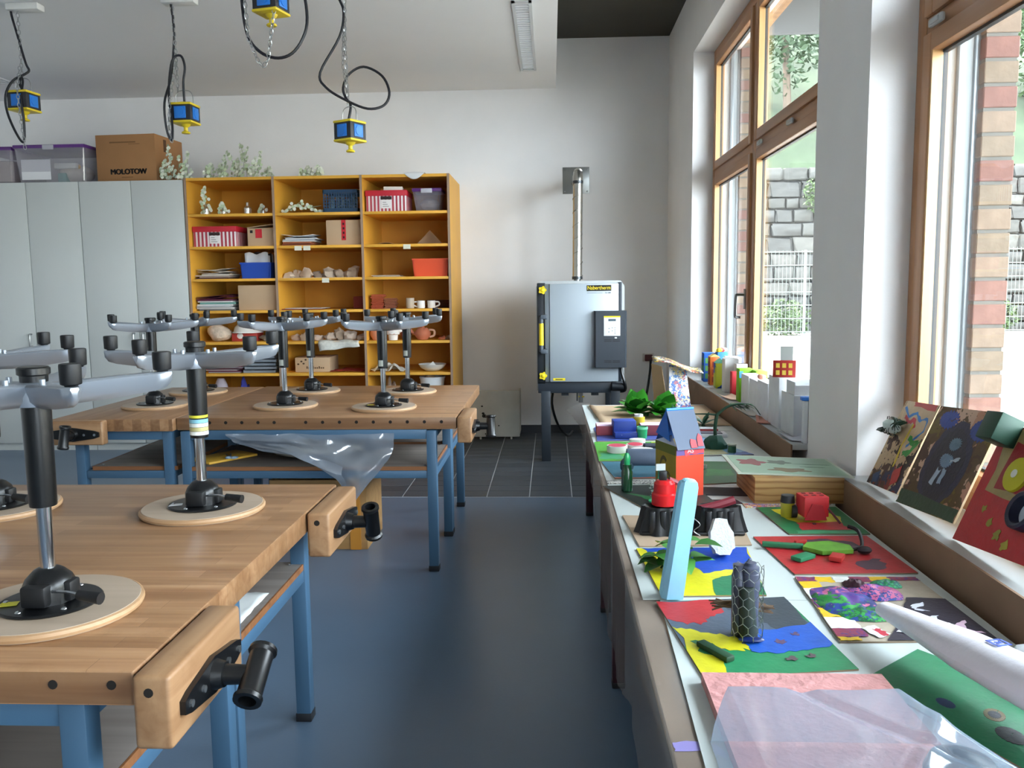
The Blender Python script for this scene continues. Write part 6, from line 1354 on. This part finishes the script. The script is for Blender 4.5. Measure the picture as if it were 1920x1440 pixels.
leaning('painting', 'leaning painting with a blue wavy line, red spots and a wire nest stuck on it', 3.085, 2.835, daub(['c3a884', '4a3020', 'c3a884', '7a2c20', '33241c', 'b8a07c', '2a3050'], 22, .55, 1.), [
    ([(.05, 1), (.95, 1), (.95, .5), (.6, .35), (.45, .55), (.15, .6)], 'c9b08c'), (strip([(.08, .93), (.3, .82), (.5, .88), (.68, .8), (.85, .83), (.9, .7), (.75, .6), (.62, .5)], .018), '2c78c0'),
    (strip([(.2, .82), (.35, .76), (.5, .8), (.6, .72)], .025), 'c8343c'), ([(.3, 1), (.95, 1), (.95, .93), (.3, .95)], 'c04a48'), (strip([(.6, .6), (.8, .55), (.92, .6), (.8, .45), (.62, .42)], .03), '3a9a48'), (strip([(.55, .75), (.5, .5), (.55, .25)], .02), 'd8c040'), ([(.62, .2), (.8, .3), (.85, .12), (.7, .05)], 'b8302c'), ([(.1, .1), (.28, .18), (.3, .04), (.15, 0)], '20406a')], skew=R(4), h=.325, extra=wirenest)
leaning('painting', 'leaning painting of a dark figure in an oval framed by brown pulp', 2.80, 2.43, daub(['5a4426', 'b88a70', '6a5a1e', '4a3020', 'c8a890', '55401e'], 20, .6, 2.), [
    (ring_(.5, .46, .34, .42, .02), '1a1d3c'), (ring_(.5, .46, .26, .36, .02), '12142a'), (ring_(.25, .88, .15, .09, .02), '1f3f96'), (ring_(.8, .82, .15, .1, .02), '22418e'), (ring_(.52, .66, .09, .065, .02), '5d7c92'), (ring_(.5, .5, .1, .07, .02), '6a86a0'), (strip([(.56, .5), (.68, .54)], .015), 'a8b8c4'), (strip([(.46, .42), (.42, .26)], .035), 'a0b4c4'), (strip([(.54, .42), (.54, .28)], .03), '8aa0b4'), ([(0, 0), (1, 0), (1, .12), (0, .14)], '20432c')], skew=R(5), h=.345, dx=-.005)
def knobs(r_, m4, L):
    B().lathe([(.032, 0), (.05, 0), (.052, .03), (.046, .034), (.038, .03), (.032, .006)], 24, mtx=m4 @ TR(*L(.78, .36), 0)).out('dark_ring', M('14162e', .45), r_); B().lathe([(0, 0), (.034, 0), (.034, .004), (0, .004)], 20, mtx=m4 @ TR(*L(.78, .36), .002)).out('white_disc', M('c6ced6', .5), r_)
    B().box(-.04, -.04, 0, .04, .04, .07, .003, mtx=m4 @ TR(*L(.12, .93), 0)).out('green_block', M('16402f', .55), r_)
    B().lathe([(.012, 0), (.05, 0), (.048, .008), (.012, .012)], 20, mtx=m4 @ TR(*L(.44, .62), 0)).out('yellow_disc', M('b8b418', .6), r_); B().lathe([(0, 0), (.0125, 0), (.012, .013), (0, .013)], 14, mtx=m4 @ TR(*L(.44, .62), 0)).out('white_centre', M('dcdcd0', .6), r_)
leaning('painting', 'leaning red painting with a yellow disc, a dark ring and a green block', 2.385, 2.04, 'b0222a', [
    ([(.12, .45), (.95, .38), (1, 1), (.1, .98)], '9a8a58'), ([(.22, .48), (.7, .44), (.72, .84), (.25, .88)], '8e1f26'), ([(.6, .9), (1, .9), (1, 1), (.6, 1)], 'b8282c'), ([(.7, .52), (1, .5), (1, .8), (.75, .8)], '6a9a5c'),
    ([(.2, .3), (.24, .34), (.27, .3), (.23, .27)], '8a8a30'), ([(.34, .22), (.39, .26), (.42, .21), (.37, .18)], '8a8a30'), ([(.48, .14), (.54, .19), (.57, .13), (.52, .1)], '8a8a30'), ([(.62, .09), (.68, .14), (.72, .07), (.66, .04)], 'a8a038')], skew=R(6), h=.35, dx=-.012, extra=knobs)
# ------------------------------------------------------------------ under the far bench
bg2 = T('plastic_bag', 'translucent plastic bag spilling off the shelf of the far bench', 'bag', (-1.3, 4.45, .557))
def bag2(u, v):
    x0 = -1.67+.10*v+.5*v*v*v; x1 = -.80-.22*v*v*(1 if v > .5 else v*2); x = x0+(x1-x0)*u
    top, bot = .742, .60-.25*math.exp(-((u-.82)/.32)**2)
    z = top+(bot-top)*v; n_ = noise.noise(V((u*4, v*3, 5))); n2 = noise.noise(V((u*9, v*7, 2)))
    return V((x, 4.262-.03-.05*math.sin(math.pi*u)*(.4+v*.6)+.07*n_+.03*n2*(1-.5*v), z+.02*n_*v))
B().grid(bag2, 44, 30).out('bag_film', sheer('a4adb9', .55, .12, .12), bg2, w=True, ang=50)
b = B(); lump(b, (-1.3, 4.52, .62), (.26, .15, .058), 2, 16, .2); b.out('bag_contents', M('a8a49a', .8, n=.3, ns=7), bg2, w=True)
wbx = T('plywood_box', 'open plywood box on the floor under the far bench', 'box', (-1.32, 4.9, 0)); PB = wood('b98f5a', 'a37a48', 0, .5, gs=.6); PD = wood('a57a44', '8f6636', 0, .5, gs=.6)
B().box(-1.60, 4.665, .001, -1.05, 4.685, .40).box(-1.07, 4.685, .001, -1.05, 5.09, .44).out('front_panel', PB, wbx, w=True, ang=0)
B().box(-1.60, 4.685, .001, -1.58, 5.09, .40).box(-1.58, 5.07, .001, -1.07, 5.09, .44).out('back_panel', PB, wbx, w=True, ang=0)
B().box(-1.575, 4.69, .30, -1.075, 5.065, .315).box(-1.575, 4.69, .001, -1.075, 5.065, .018).out('inner_board', PD, wbx, w=True, ang=0)
B().box(-1.145, 4.655, .0015, -1.085, 4.664, .41).out('orange_edge', M('c8862c', .6), wbx, w=True, ang=0)
tag(B().box(-.1, -.15, 0, .1, .15, .012, .002).out('folder', M('d8a83c', .6), loc=(-1.80, 4.52, .5585), rot=(0, 0, R(-35))), 'yellow folder lying on the shelf under the far bench', 'folder')
q = T('scissors', 'scissors with pale grips lying on the yellow folder', 'scissors', (-1.74, 4.47, .572)); B().box(-.004, 0, 0, .004, .1, .002, mtx=RZ(.6)).box(-.004, 0, .002, .004, .1, .004, mtx=RZ(.35)).out('blade', STEEL, q)
for x in (-.0, .03): B().tube([(x+.017*math.cos(t), -.022+.02*math.sin(t), .004) for t in [k*math.pi/5 for k in range(10)]], .004, 6, closed=True).out('grip', M('9ab4c8', .4), q)
tag(B().grid(lambda u, v: V((-1.02+u*.16, 2.14+v*.32, .5575+.01*abs(noise.noise(V((u*5, v*6, 1)))))), 8, 10).out('paper_scrap', M('d2d6d4', .7), thick=.0015), 'crumpled grey paper on the shelf under the nearest bench', 'paper')
